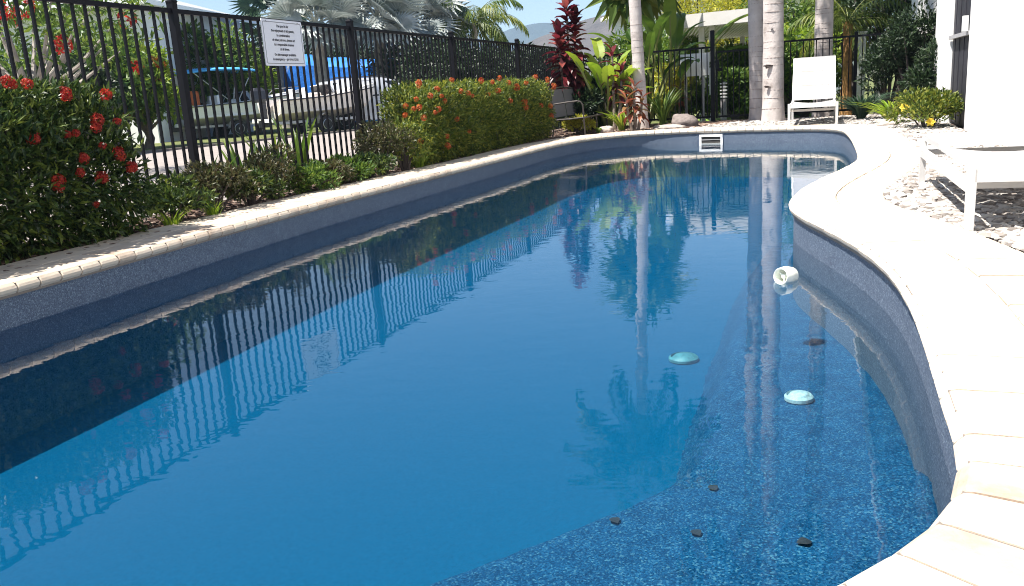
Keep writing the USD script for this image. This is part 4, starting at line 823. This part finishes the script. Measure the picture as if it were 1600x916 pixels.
obj('dirt_path', sheet(pathp.buffer(0.1).difference(PAVED.buffer(.01)), .174), 'dirt_path', kind='structure')

# ------------------------------------------------------------------ the building on the right
def facade_s(u, a=0.0):
    d = ray(u, 150); n = np.array([AC[0], AC[1]]); b = B0 + AC * a; t = (n @ b) / (n @ d[:2]); return (d[:2] * t - B0) @ AL
sP0, sP1, sC1, sD1, sE1 = facade_s(1509), facade_s(1477), facade_s(1457), facade_s(1436), facade_s(1418)
bld = thing('white_building', 'white rendered building with dark boarded bays along the right side', 'building', BF(0, 0, .15))
def slab(s0, s1, a0, a1, z0, z1, name, mat, parent=bld):
    q = Polygon([BF(s0, a0)[:2], BF(s1, a0)[:2], BF(s1, a1)[:2], BF(s0, a1)[:2]]); return obj(name, prism(q, z0, z1), mat, parent)
HB = 5.2
slab(-16, sP0, 0, 3, .1, HB, 'wall', 'wall_white')
slab(sP1, sC1, 0, 3, .1, HB, 'pier', 'wall_white'); slab(sD1, sE1, 0, 3, .1, HB, 'pier', 'wall_white')
slab(sC1, sD1, .35, 3, .1, HB, 'recess_wall', 'board_dark')
slab(sE1, sE1 + 5, .5, 3, .1, HB, 'recess_wall', 'board_dark')
slab(-16, sE1 + 5, -.45, 3.2, HB, HB + .2, 'roof', 'roof_grey')
slab(-16, sE1 + 5.0, -.52, -.45, HB - .05, HB + .22, 'gutter', 'white_paint')
nb = 9; wv = (sP1 - sP0) / nb
slab(sP0, sP1, .09, 3, .1, HB, 'bay_wall', 'board_dark')
for k in range(nb):
    for z0_, z1_ in ((.2, 1.12), (1.16, 4.9)):
        slab(sP0 + k * wv + .006, sP0 + (k + 1) * wv - .006, .05 + .006 * (k % 2), .085, z0_, z1_, 'board', 'board_dark')
q0, q1 = sP0 + .04, sP1 - .02
slab(q0, q1, .0, .045, 1.115, 1.155, 'rail', 'post_grey')
slab(q0 + .05, q0 + .12, -.05, .0, 1.15, 1.30, 'handle', 'white_paint')
slab(sC1 + .02, sD1 - .02, .28, .345, 1.0, 1.05, 'rail', 'post_grey')

# ------------------------------------------------------------------ beyond the rear fence: pergola, board, bollard, low wall, lawn
g0 = A(1062, 130, 19.5)
per = thing('pergola', 'white timber pergola with slatted roof beyond the gate', 'pergola', (*A(1115, 160, 18)[:2], 0))
def PG(u, y, z): p = A(u, 100, y); return np.array([p[0], p[1], z])
pz = lambda u, v, y: A(u, v, y)[2]
za = pz(1060, 35, 17.0)
obj('fascia', bar(PG(1052, 17.0, za), PG(1206, 16.4, za + .02), .06, .24), 'pergola_white', per)
obj('side_beam', bar(PG(1056, 17.1, za - .02), PG(1042, 23, za - .02), .06, .2), 'pergola_white', per)
for k in range(26):
    t = k / 25; a_ = PG(1056 + 148 * t, 17.05 - .6 * t, za - .06); b_ = PG(1046 + 120 * t, 22.6 - .5 * t, za - .06)
    obj('rafter', bar(a_, b_, .045, .12), 'pergola_white', per)
for (u, y) in ((1097, 17.4), (1113, 17.1), (1200, 16.6), (1160, 21.5)):
    p = PG(u, y, 0); obj('post', bar((p[0], p[1], -.05), (p[0], p[1], za - .05), .11), 'pergola_white', per)
for u, y, lb in ((1344, 16.0, 'white pillar seen through the pickets right of the upright lounger'), (1375, 16.6, 'short white pillar behind the dark bushes at the end of the rear fence')):
    p = PG(u, y, 0); w_ = thing('white_pillar', lb, 'pillar', (p[0], p[1], 0)); obj('shaft', bar((p[0], p[1], -.05), (p[0], p[1], 1.5 if u < 1350 else 1.05), .17), 'pergola_white', w_); obj('cap', box((p[0], p[1], 1.515 if u < 1350 else 1.065), (.21, .21, .03), -HD, .005), 'pergola_white', w_)
p0, p1 = A(1063, 100, 14.9), A(1108, 100, 14.6)
bd = thing('white_board', 'white board standing behind the pickets left of the gate post', 'sign', ((p0[0] + p1[0]) / 2, (p0[1] + p1[1]) / 2, 0))
zt_, zb_ = pz(1085, 84, 14.75), pz(1085, 119, 14.75)
obj('panel', bar((p0[0], p0[1], (zt_ + zb_) / 2), (p1[0], p1[1], (zt_ + zb_) / 2), .02, zt_ - zb_), 'white_paint', bd)
for k in (.2, .8):
    q = p0 * (1 - k) + p1 * k; obj('leg', bar((q[0], q[1] + .03, -.05), (q[0], q[1] + .03, zt_ - .02), .04), 'post_grey', bd)
q = A(1131, 190, 15.6)
bo = thing('path_light', 'grey post light with louvred white head just behind the gate', 'lamp post', (q[0], q[1], 0))
zt_ = pz(1131, 128, 15.6)
obj('post', bar((q[0], q[1], -.05), (q[0], q[1], zt_ - .3), .10), 'post_grey', bo)
obj('core', bar((q[0], q[1], zt_ - .3), (q[0], q[1], zt_), .06), 'post_grey', bo)
for k in range(5): obj('louvre', box((q[0], q[1], zt_ - .27 + k * .06), (.12, .12, .022), -HD, .004), 'white_paint', bo)
gw0, gw1 = A(1128, 150, 20.5), A(1260, 150, 19.5)
gw = thing('garden_wall', 'low grey rendered wall with white posts beyond the gate lawn', 'wall', (*((gw0 + gw1) / 2)[:2], 0))
obj('panel', bar((gw0[0], gw0[1], .45), (gw1[0], gw1[1], .45), .12, 1.0), 'wall_grey', gw)
for k in np.linspace(0, 1, 7):
    q = gw0 * (1 - k) + gw1 * k; obj('pier', bar((q[0] + .02, q[1] - .06, -.05), (q[0] + .02, q[1] - .06, 1.05), .14), 'pergola_white', gw)
lt0, lt1 = A(1135, 80, 21.5), A(1230, 80, 20.8)
lt = thing('lattice_screen', 'dark lattice screen under the pergola roof', 'screen', (*((lt0 + lt1) / 2)[:2], 0))
zl0, zl1 = 1.05, pz(1160, 68, 21.3)
for k in range(25):
    q = lt0 + (lt1 - lt0) * k / 24; obj('slat', bar((q[0], q[1], zl0), (q[0], q[1], zl1), .02), 'post_grey', lt)
for k in range(9):
    z = zl0 + (zl1 - zl0) * k / 8; obj('crossbar', bar((lt0[0], lt0[1] - .02, z), (lt1[0], lt1[1] - .02, z), .02), 'post_grey', lt)
M('grass_bright', (0.17, 0.28, 0.035), rough=0.9, var=0.3, scale=4, bump=.6, bscale=60)
obj('gate_lawn', sheet(Polygon([A(1040, 180, 15.3)[:2], A(1190, 180, 15.0)[:2], A(1300, 180, 15.6)[:2], A(1290, 180, 19.4)[:2], A(1040, 180, 20.3)[:2]]), -.02), 'grass_bright', kind='structure')

# ------------------------------------------------------------------ trees
def tree(name, label, base, H, r, n, seed, mat, L=.16, W=.07, trunk_r=.12, crown_lo=.35, clumps=16, tmat='bark', group=None, flat=.8, cat_='tree', forks=None, flowers=None, hollow=.25):
    rng = np.random.default_rng(seed); base = np.array(base, float); t = thing(name, label, cat_, base, group)
    hub = base + np.array([rng.normal(0, .1), rng.normal(0, .1), H * crown_lo])
    obj('trunk', tube([base - [0, 0, .1], base * .5 + hub * .5 + [trunk_r, 0, 0], hub], [trunk_r * 1.25, trunk_r, trunk_r * .85], 9), tmat, t, smooth=50)
    cl = []
    for k in range(clumps):
        a = k * 2.399 + rng.uniform(-.3, .3); f = (k + .5) / clumps; zz = H * (crown_lo + (1 - crown_lo) * (.25 + .65 * f)); q = r * math.sqrt(max(.06, 1 - (2 * (.25 + .65 * f) - 1.0) ** 2)) * rng.uniform(.45, .8)
        p = base + np.array([q * math.cos(a), q * math.sin(a), zz]); cl.append((p, r * rng.uniform(.28, .45)))
        md = hub * .5 + p * .5 + [0, 0, -.06 * H]
        obj('limb', tube([hub - [0, 0, .05 * H], md, p], [trunk_r * .5, trunk_r * .32, trunk_r * .1], 6), tmat, t)
    k = rng.integers(0, clumps, n); cen = np.array([x[0] for x in cl])[k]; rr = np.array([x[1] for x in cl])[k]
    d = nrm(rng.normal(size=(n, 3))); q = cen + d * (rr * rng.uniform(hollow, 1, n) ** .55)[:, None] * np.array([1, 1, flat])
    nz = meshkit.fbm(q * 2.2 / max(r, .5), 3, seed); ok = nz > .36; q, d = q[ok], d[ok]; n = len(q)
    m, tt = leafset(q, d + rng.normal(size=(n, 3)) * .7 + [0, 0, .1], L * rng.uniform(.6, 1.3, n), W * rng.uniform(.7, 1.2, n), rng)
    kk = obj('crown', m, mat, t, kind='stuff', tint=tt)
    if flowers:
        fm, cnt = flowers; rg = np.random.default_rng(seed + 1)
        for j in range(cnt):
            c_, r_ = cl[rg.integers(0, clumps)]; dd = nrm(rg.normal(size=3) + [0, -.5, .3]); cluster_flower(t, c_ + dd * r_ * .95, L * .8, rg, fm, n=14)
    return t
def wh(u, v, y):  return A(u, v, y)
def tree_at(name, label, u, vtop, y, r, n, seed, mat, **k):
    p = A(u, 200, y); return tree(name, label, (p[0], p[1], -.03), A(u, vtop, y)[2] + .03, r, n, seed, mat, **k)
tree_at('flame_tree', 'flame tree with grey trunk and orange flowers behind the dark hedge at left', 78, -70, 13.0, 2.0, 3000, 101, 'leaf_green', L=.17, W=.05, trunk_r=.10, crown_lo=.42, clumps=18, tmat='bark_grey', flat=.45, flowers=('petal_red', 16))
tree_at('leafy_tree', 'sunlit bushy tree behind the flame tree, in front of the white house', 170, 62, 24, 1.7, 6000, 102, 'leaf_green', L=.22, W=.09, crown_lo=.2, clumps=18)
tree_at('leafy_tree', 'yellow green bushy tree left of the nearest fence post', 225, 66, 25, 1.3, 5000, 103, 'leaf_lime', L=.22, W=.09, crown_lo=.2, clumps=16, flowers=('petal_orange', 8))
tree_at('leafy_tree', 'dark tree with light tips between the nearest fence post and the rules sign', 335, 42, 33, 2.0, 7000, 104, 'leaf_green', L=.26, W=.10, crown_lo=.25, clumps=18)
tree_at('leafy_tree', 'dark green tree behind the boat with the blue canopy', 372, 66, 36, 1.9, 6000, 105, 'leaf_dark', L=.26, W=.11, crown_lo=.2, clumps=18)
tree_at('leafy_tree', 'low bright bush tree directly left of the outboard motor boat', 400, 95, 33.5, 1.0, 3500, 106, 'leaf_lime', L=.2, W=.09, crown_lo=.2, clumps=12)
tree_at('leafy_tree', 'bushy green tree at the far left behind the hedge', 20, 90, 22, 1.6, 4500, 107, 'leaf_green', L=.2, W=.08, crown_lo=.2, clumps=14)
tree_at('leafy_tree', 'shaded green tree behind the left fence pickets beside the house', 118, 95, 21, 1.1, 4000, 108, 'leaf_dark', L=.18, W=.08, crown_lo=.15, clumps=14)
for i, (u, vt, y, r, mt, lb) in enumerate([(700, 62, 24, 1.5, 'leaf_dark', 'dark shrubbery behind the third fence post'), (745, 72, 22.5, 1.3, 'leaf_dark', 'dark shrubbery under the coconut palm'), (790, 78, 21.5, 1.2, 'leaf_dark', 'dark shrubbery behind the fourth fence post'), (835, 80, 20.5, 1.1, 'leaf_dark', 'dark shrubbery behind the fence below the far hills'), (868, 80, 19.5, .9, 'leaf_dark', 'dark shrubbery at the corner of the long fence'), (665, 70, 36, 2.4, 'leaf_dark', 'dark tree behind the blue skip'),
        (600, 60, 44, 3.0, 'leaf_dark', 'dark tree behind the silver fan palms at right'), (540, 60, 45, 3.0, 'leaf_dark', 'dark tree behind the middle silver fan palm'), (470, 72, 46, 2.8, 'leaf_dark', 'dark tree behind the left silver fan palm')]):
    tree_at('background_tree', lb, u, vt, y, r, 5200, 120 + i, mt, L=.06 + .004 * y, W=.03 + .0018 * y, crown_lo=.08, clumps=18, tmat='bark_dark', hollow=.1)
for i, (u, vt, y, r, mt, lb) in enumerate([(1245, -60, 22, 1.6, 'leaf_green', 'tall green tree behind the pale palm trunk'), (1330, -120, 20, 1.6, 'leaf_green', 'tall leafy tree behind the lounger, beside the building'), (1395, -90, 17.5, 1.2, 'leaf_dark', 'dark weeping tree against the end of the building'), (1255, 60, 17.5, .8, 'leaf_green', 'leafy shrub behind the rear fence left of the grey palm trunk'), (1240, 40, 19, 1.0, 'leaf_lime', 'light green bush behind the rear fence beside the pale palm trunk'), (1098, -40, 30, 1.6, 'leaf_yellow', 'yellow green bush above the pergola roof'), (1170, -20, 29, 1.4, 'leaf_yellow', 'yellow bush above the right of the pergola roof'), (1160, 75, 18.5, .8, 'leaf_green', 'green shrub between the gate and the pergola'), (1150, 110, 16.5, .35, 'leaf_green', 'small green shrub behind the gate pickets'), (1040, 30, 21, 1.3, 'leaf_green', 'green tree behind the slim palm trunk'), (1000, 55, 18.5, 1.0, 'leaf_green', 'green shrub behind the rear fence, left of the banana plant')]):
    tree_at('garden_tree', lb, u, vt, y, r, 5000, 140 + i, mt, L=.14, W=.055, crown_lo=.12 if vt > 0 else .3, clumps=18, tmat='bark_dark')
p = A(1322, 150, 16.2)
feather_palm('orange_palm', 'small palm with orange sunlit trunk behind the rear fence right of the lounger', (p[0], p[1], -.02), 1.75, (0, 0), .10, .08, 15, 1.3, 51, trunkmat='bark_orange', ring=False, shaft=False, nl=22, droop=1.6)
p = A(745, 150, 38)
feather_palm('coconut_palm', 'coconut palm with yellow green fronds above the far fence panels', (p[0], p[1], -.02), 3.9, (.1, 0), .16, .12, 22, 2.6, 52, ring=False, shaft=False, nl=38, droop=1.9, emin=-.7, ll=.62)
for i, (u, vc, y, R, nl, lb) in enumerate([(505, 38, 33, 1.15, 26, 'silver fan palm rising directly right of the rules sign'), (600, 28, 35, 1.25, 30, 'large silver fan palm above the second fence panel'), (680, 22, 38, 1.25, 24, 'silver fan palm at right, next to the coconut palm'), (445, 30, 40, 1.2, 20, 'green fan palm leaning in at the left behind the rules sign'), (655, 40, 37, 1.0, 22, 'smaller silver fan palm between the large one and the right one')]):
    p = A(u, 150, y); c_ = A(u, vc, y)
    fan_palm('silver_fan_palm', lb, (p[0], p[1], -.02), c_[2], R, nl, 160 + i, 'leaf_silver' if i != 3 else 'leaf_blue', 'bark_grey', .22, elo=-.75)

# ------------------------------------------------------------------ houses beyond the lawn
def house(name, label, c, w, d, h, roof_h, rz, wmat, rmat, eave=.5, win=3):
    c = np.array([c[0], c[1], -.03]); t = thing(name, label, 'house', c); X = np.array([math.cos(rz), math.sin(rz), 0]); Y = np.array([-X[1], X[0], 0]); Z = np.array([0, 0, 1.0])
    P = lambda x, y, z: c + X * x + Y * y + Z * z
    obj('walls', loft([[P(-w/2, -d/2, z), P(w/2, -d/2, z), P(w/2, d/2, z), P(-w/2, d/2, z)] for z in (0, h)]), wmat, t)
    e = eave; rf = [P(-w/2 - e, -d/2 - e, h - .02), P(w/2 + e, -d/2 - e, h - .02), P(w/2 + e, d/2 + e, h - .02), P(-w/2 - e, d/2 + e, h - .02), P(-w/2 + d * .3, 0, h + roof_h), P(w/2 - d * .3, 0, h + roof_h)]
    obj('roof', (np.array(rf), np.array([[0, 1, 5], [0, 5, 4], [1, 2, 5], [2, 3, 4], [2, 4, 5], [3, 0, 4], [0, 2, 1], [0, 3, 2]])), rmat, t)
    for (a, b_) in (((-w/2 - e, -d/2 - e), (w/2 + e, -d/2 - e)), ((w/2 + e, -d/2 - e), (w/2 + e, d/2 + e)), ((-w/2 - e, -d/2 - e), (-w/2 - e, d/2 + e))):
        obj('gutter', bar(P(*a, h - .08), P(*b_, h - .08), .12, .16), 'white_paint', t)
    for k in range(win):
        x = -w/2 + w * (k + .5) / win; f = obj('window', bar(P(x - .6, -d/2 - .03, h * .55), P(x + .6, -d/2 - .03, h * .55), .06, 1.2), 'white_paint', t)
        obj('pane', bar(P(x - .54, -d/2 - .05, h * .55), P(x + .54, -d/2 - .05, h * .55), .05, 1.08), 'glass_dark', f)
    return t
hp = A(95, 60, 34)
house('white_house', 'white house with pale roof behind the flame tree at the top left', hp, 11.0, 8, 4.6, 1.0, -.12, 'wall_white', 'roof_grey')
hp = A(330, 95, 52); house('white_house', 'low white gabled house between the trees left of the rules sign', hp, 7, 6, 2.2, 1.4, .3, 'wall_white', 'roof_grey', win=2)
hp = A(672, 60, 52); house('navy_roofed_house', 'house with dark navy roof between the fan palms and the coconut palm', hp, 6.5, 7, 3.3, 1.6, .2, 'wall_brown', 'roof_navy', win=2)
hp = A(800, 70, 60); house('far_house', 'small pale house glimpsed beside the fourth fence post', hp, 5, 6, 2.3, 1.3, -.1, 'wall_cream', 'roof_grey', win=2)
hp = A(1140, 10, 40); house('far_house', 'pale house showing above the pergola', hp, 9, 7, 4.2, 1.7, .1, 'wall_white', 'roof_grey', win=2)
#PART4
# ------------------------------------------------------------------ boats, car and skip beyond the fence
def frame(o, rz):
    c, k = math.cos(rz), math.sin(rz)
    return lambda m: (np.asarray(m[0], float) @ np.array([[c, k, 0], [-k, c, 0], [0, 0, 1]]) + np.asarray(o, float), m[1])
def wheel(parent, T, x, y, r, w, side, rimmat='alloy'):
    th_ = np.linspace(0, 2 * np.pi, 24, endpoint=False)
    rg = lambda yy, rr: [(x + rr * math.cos(t), y + yy, r + rr * math.sin(t)) for t in th_]
    wv_ = obj('wheel', T(loft([rg(-w / 2, r * .62), rg(-w / 2, r * .95), rg(-w * .3, r), rg(w * .3, r), rg(w / 2, r * .95), rg(w / 2, r * .62)], cap=True)), 'tyre', parent, smooth=40)
    obj('rim', T(loft([rg(side * (w / 2 + .002), r * .62), rg(side * (w / 2 + .014), r * .56), rg(side * (w / 2 - .02), r * .5), rg(side * (w / 2 - .015), r * .16), rg(side * (w / 2 + .012), r * .12), rg(side * (w / 2 + .012), .004)], cap=False)), rimmat, wv_, smooth=30)
def boat(name, label, o, rz, L, beam, mat, canopy=None, motor='motor_black', seed=0):
    t = thing(name, label, 'boat', o); T = frame(o, rz); Z0 = .48
    xs = np.linspace(0, 1, 15); hb = beam / 2 * np.interp(xs, [0, .3, .6, .8, .93, 1], [.93, 1, .96, .72, .34, .02]); sh = Z0 + np.interp(xs, [0, .4, 1], [.66, .72, .98]); kl = Z0 + np.interp(xs, [0, .6, .85, 1], [0, .02, .18, .80])
    fl = np.where(xs < .52, Z0 + .26, sh + .05 * (1 - hb / hb.max()) + .05)
    rings = []
    for x, b, s_, k, f in zip(xs * L, hb, sh, kl, fl):
        ch = k + (s_ - k) * .34; ib = max(b - .11, .004)
        rings.append([(x, -b, s_), (x, -b * .97, s_ - .10), (x, -b * .82, ch), (x, 0, k), (x, b * .82, ch), (x, b * .97, s_ - .10), (x, b, s_), (x, ib, s_ + .012), (x, ib * .96, min(f, s_ + .1)), (x, -ib * .96, min(f, s_ + .1)), (x, -ib, s_ + .012)])
    obj('hull', T(loft(rings)), mat, t)
    obj('rub_rail', T(cat([tube([(x, sg_ * (b + .008), s_ - .03) for x, b, s_ in zip(xs * L, hb, sh)], .022, 6) for sg_ in (1,)])), 'motor_black', t)
    obj('rub_rail', T(cat([tube([(x, sg_ * (b + .008), s_ - .03) for x, b, s_ in zip(xs * L, hb, sh)], .022, 6) for sg_ in (-1,)])), 'motor_black', t)
    obj('stripe', T(loft([[(x * L, -b * .935 - .004, s_ - .17), (x * L, -b * .915 - .004, s_ - .21)] for x, b, s_ in zip(xs[1:11], hb[1:11], sh[1:11])], cap=False, closed=False)), 'post_grey', t)
    ws = Z0 + .72
    wsv = np.array([[(L * .50, -beam * .36, ws), (L * .56, -beam * .2, ws + .02), (L * .58, 0, ws + .03), (L * .56, beam * .2, ws + .02), (L * .50, beam * .36, ws)], [(L * .46, -beam * .33, ws + .34), (L * .51, -beam * .18, ws + .37), (L * .52, 0, ws + .38), (L * .51, beam * .18, ws + .37), (L * .46, beam * .33, ws + .34)]])
    obj('windscreen', T(loft(wsv, cap=False, closed=False)), 'glass_dark', t)
    obj('windscreen_frame', T(tube(wsv[1], .016, 6)), 'steel', t)
    obj('console', T(box((L * .45, beam * .2, Z0 + .55), (.35, .5, .6), 0, .04)), mat, t)
    for yy in (-.38, .38): obj('seat', T(cat([box((L * .3, yy * beam * .6, Z0 + .55), (.42, .42, .12), 0, .03), box((L * .3 - .2, yy * beam * .6, Z0 + .78), (.1, .42, .45), 0, .03)])), 'gel_white', t)
    m = obj('outboard_motor', T(cat([loft([[(-.34 + a * q, b_ * q2, z) for a, b_ in ((-.2, -.14), (.2, -.16), (.2, .16), (-.2, .14))] for z, q, q2 in ((Z0 + .62, .8, .8), (Z0 + .72, 1.05, 1.05), (Z0 + .98, 1.0, .95), (Z0 + 1.08, .6, .6))])])), motor, t)
    obj('leg', T(cat([box((-.22, 0, Z0 + .30), (.22, .12, .75), 0, .03), box((-.26, 0, Z0 - .06), (.36, .03, .22), 0, .01), box((-.27, 0, Z0 + .08), (.40, .22, .02), 0, .005)])), motor, m)
    if canopy:
        x0, x1, zc_ = L * .04, L * .56, canopy
        obj('canopy', T(loft([[(x, y, zc_ + .10 * (1 - (y / (beam * .46)) ** 2) + dz) for y in np.linspace(-beam * .46, beam * .46, 7)] + [(x, y, zc_ + .10 * (1 - (y / (beam * .46)) ** 2) + dz - .05) for y in np.linspace(beam * .46, -beam * .46, 7)] for x, dz in zip(np.linspace(x0, x1, 6), (-.04, .01, .03, .03, .01, -.05))])), 'canvas_blue', t, smooth=40)
        for sg_ in (-1, 1):
            for xa, xb in ((L * .35, x0 + .1), (L * .35, L * .4), (L * .38, x1 - .1)):
                obj('canopy_pole', T(tube([(xa, sg_ * beam * .46, Z0 + .68), (xb, sg_ * beam * .44, zc_ + .02)], .016, 6)), 'steel', t)
        obj('folded_seat', T(box((L * .12, .25, Z0 + .92), (.3, .5, .55), .3, .06)), 'orange_vinyl', t)
    for sg_ in (-1, 1):
        obj('bow_rail', T(tube([(L * .62, sg_ * hb[9] * .9, sh[9] + .02), (L * .7, sg_ * hb[10] * .85, sh[10] + .26), (L * .9, sg_ * hb[12] * .6, sh[12] + .24), (L * .985, sg_ * .02, sh[14] + .2)], .013, 6)), 'steel', t)
    return t, T
def trailer(label, o, rz, L, beam):
    t = thing('boat_trailer', label, 'trailer', o); T = frame(o, rz)
    for sg_ in (-1, 1):
        obj('rail', T(bar((-.1, sg_ * beam * .3, .42), (L * .75, sg_ * beam * .26, .42), .06, .08)), 'steel', t)
        obj('mudguard', T(loft([[(L * .36 + .34 * math.cos(a), sg_ * beam * .5 + q, .30 + .36 * math.sin(a)) for q in (-.13, .13)] for a in np.linspace(0.1, 3.04, 9)], cap=False, closed=False)), 'steel', t)
        wheel(t, T, L * .36, sg_ * beam * .5, .29, .19, sg_)
    for x in (.15, .4, .7): obj('cross_member', T(bar((L * x, -beam * .28, .38), (L * x, beam * .28, .38), .06)), 'steel', t)
    obj('axle', T(bar((L * .36, -beam * .48, .29), (L * .36, beam * .48, .29), .05)), 'steel', t)
    obj('drawbar', T(bar((L * .72, 0, .42), (L * 1.12, 0, .40), .08)), 'steel', t)
    obj('jockey_wheel', T(tube([(L * 1.05, .12, .02), (L * 1.05, .12, .7)], .03, 8)), 'steel', t)
    obj('lamp_board', T(box((-.28, 0, .52), (.04, beam * .8, .12), 0, .005)), 'white_paint', t)
o1 = np.array([*A(286, 200, 30.5)[:2], -.03])
boat('moored_boat', 'white boat on trailer with blue canopy behind the nearest fence post', o1, .62, 4.6, 1.9, 'gel_white', canopy=2.32)
trailer('trailer under the white boat with the blue canopy', o1, .62, 4.6, 1.9)
o2 = np.array([*A(425, 200, 28.0)[:2], -.03])
boat('moored_boat', 'tan and white runabout on trailer with large dark outboard motor', o2, .72, 4.1, 1.85, 'gel_tan')
trailer('trailer under the tan runabout with the dark outboard motor', o2, .72, 4.1, 1.85)

def suv(name, label, o, rz, mat):
    t = thing(name, label, 'car', o); T = frame(o, rz); W = .91
    def lo(rows, wfun):
        rg = []
        for x, z0, z1, w0, w1 in rows: rg.append([(x, -w0, z0), (x, -w0 - .02, z0 + (z1 - z0) * .45), (x, -w1, z1), (x, -w1 * .6, z1 + .02), (x, w1 * .6, z1 + .02), (x, w1, z1), (x, w0 + .02, z0 + (z1 - z0) * .45), (x, w0, z0)])
        return loft(rg)
    obj('body', T(lo([(-2.35, .45, .80, W * .82, W * .80), (-2.30, .34, 1.02, W * .95, W * .90), (-1.6, .30, 1.06, W, W * .93), (.3, .28, 1.04, W, W * .94), (.95, .28, 1.03, W, W * .92), (1.9, .32, .96, W * .96, W * .84), (2.28, .36, .84, W * .86, W * .74), (2.36, .42, .66, W * .78, W * .7)], None)), mat, t, smooth=35)
    obj('cabin', T(lo([(-2.22, 1.0, 1.10, W * .88, W * .86), (-1.95, 1.0, 1.66, W * .90, W * .74), (-1.2, 1.0, 1.75, W * .92, W * .76), (.1, 1.0, 1.72, W * .92, W * .75), (.55, 1.0, 1.62, W * .92, W * .73), (1.2, 1.0, 1.06, W * .90, W * .84)], None)), mat, t, smooth=35)
    for sg_ in (-1, 1):
        for x0, x1, a, b_ in ((-1.75, -1.05, -1.68, -1.08), (-.98, -.12, -.95, -.12), (-.05, .95, -.02, .48)):
            q = [(x0, sg_ * W * .945, 1.10), (x1, sg_ * W * .945, 1.10), (b_, sg_ * W * .80, 1.60), (a, sg_ * W * .80, 1.62)]
            obj('side_window', T(loft([[np.array(p) for p in q], [np.array(p) - [0, sg_ * .05, 0] for p in q]])), 'glass_dark', t)
        obj('door_mirror', T(box((.72, sg_ * (W + .1), 1.14), (.12, .2, .16), 0, .03)), mat, t)
        obj('headlight', T(box((2.26, sg_ * W * .66, .80), (.16, .36, .15), 0, .03)), 'glass_dark', t)
        obj('tail_light', T(box((-2.31, sg_ * W * .78, .98), (.06, .16, .28), 0, .01)), 'flower_red', t)
        for x in (-1.42, 1.42):
            wheel(t, T, x, sg_ * (W - .08), .36, .24, sg_)
            obj('wheel_arch', T(loft([[(x + r_ * math.cos(a), sg_ * (W + .015), .36 + r_ * math.sin(a)) for r_ in (.37, .44)] for a in np.linspace(0, 3.1416, 12)], cap=False, closed=False)), 'motor_black', t)
        obj('roof_rail', T(tube([(-1.7, sg_ * W * .68, 1.74), (-1.6, sg_ * W * .68, 1.80), (.2, sg_ * W * .68, 1.77), (.3, sg_ * W * .68, 1.70)], .018, 6)), 'motor_black', t)
    q = [(-2.235, -W * .72, 1.12), (-2.235, W * .72, 1.12), (-2.02, W * .66, 1.60), (-2.02, -W * .66, 1.60)]
    obj('rear_window', T(loft([[np.array(p) for p in q], [np.array(p) + [.06, 0, 0] for p in q]])), 'glass_dark', t)
    q = [(1.17, -W * .78, 1.10), (1.17, W * .78, 1.10), (.60, W * .68, 1.60), (.60, -W * .68, 1.60)]
    obj('windscreen', T(loft([[np.array(p) + [.02, 0, .02] for p in q], [np.array(p) - [.06, 0, 0] for p in q]])), 'glass_dark', t)
    obj('bumper', T(box((-2.36, 0, .50), (.12, W * 1.7, .22), 0, .04)), 'motor_black', t); obj('bumper', T(box((2.36, 0, .46), (.12, W * 1.6, .24), 0, .04)), 'motor_black', t)
    obj('number_plate', T(box((-2.375, 0, .80), (.02, .45, .12), 0, .003)), 'white_paint', t)
o3 = np.array([*A(592, 200, 31.5)[:2], -.03]); suv('parked_car', 'silver four wheel drive parked behind the second fence post', o3, .42, 'car_silver')
# blue tarpaulin over a skip
o4 = np.array([*A(566, 160, 38)[:2], -.03]); T4f = frame(o4, -.35); T4 = lambda m: T4f((np.asarray(m[0], float) * [1.3, 1.2, 1.2], m[1]))
sk4 = thing('covered_skip', 'big bright blue tarpaulin covered skip behind the silver car', 'skip', o4)
obj('bin', T4(loft([[(-2.1 * k, -.95, z), (2.1 * k, -.95, z), (2.1 * k, .95, z), (-2.1 * k, .95, z)] for z, k in ((0.1, .85), (1.3, 1.0))])), 'tarp_blue', sk4)
nx, ny = 30, 16; gx, gy = np.meshgrid(np.linspace(-2.25, 2.25, nx), np.linspace(-1.1, 1.1, ny), indexing='ij')
gz = 2.35 - .10 * gx - .25 * np.abs(gy) ** 2 + (meshkit.fbm(np.stack([gx * 1.5, gy * 1.5, gx * 0], -1), 3, 4) - .5) * .3
rim = np.maximum(np.abs(gx) / 2.25, np.abs(gy) / 1.1); 
obj('tarpaulin', T4(loft(np.stack([gx, gy, gz], -1), cap=False, closed=False)), 'tarp_blue', sk4)
edge_idx = [(i, 0) for i in range(nx)] + [(nx - 1, j) for j in range(1, ny)] + [(i, ny - 1) for i in range(nx - 2, -1, -1)] + [(0, j) for j in range(ny - 2, 0, -1)]
e0 = np.array([[gx[i], gy[i], gz[i]] for i in edge_idx]); wv2 = np.sin(np.arange(len(e0)) * 1.7) * .05
e1 = e0 * [1.02, 1.03, 1] + np.stack([wv2, wv2, 0 * wv2], 1); e1[:, 2] = e0[:, 2] * .5; e2 = e0 * [1.01, 1.02, 1] - np.stack([wv2, wv2, 0 * wv2], 1) * .8; e2[:, 2] = .35
obj('tarpaulin_skirt', T4(loft(np.array([e0, e1, e2]), cap=False)), 'tarp_blue', sk4, smooth=30)
#PART5
# ------------------------------------------------------------------ the air
hz = trimesh.creation.box((5600, 3900, 260)); hz.apply_translation((0, 1250, 260 / 2 - 2.6))
obj('haze', tm(hz), 'haze', kind='stuff')
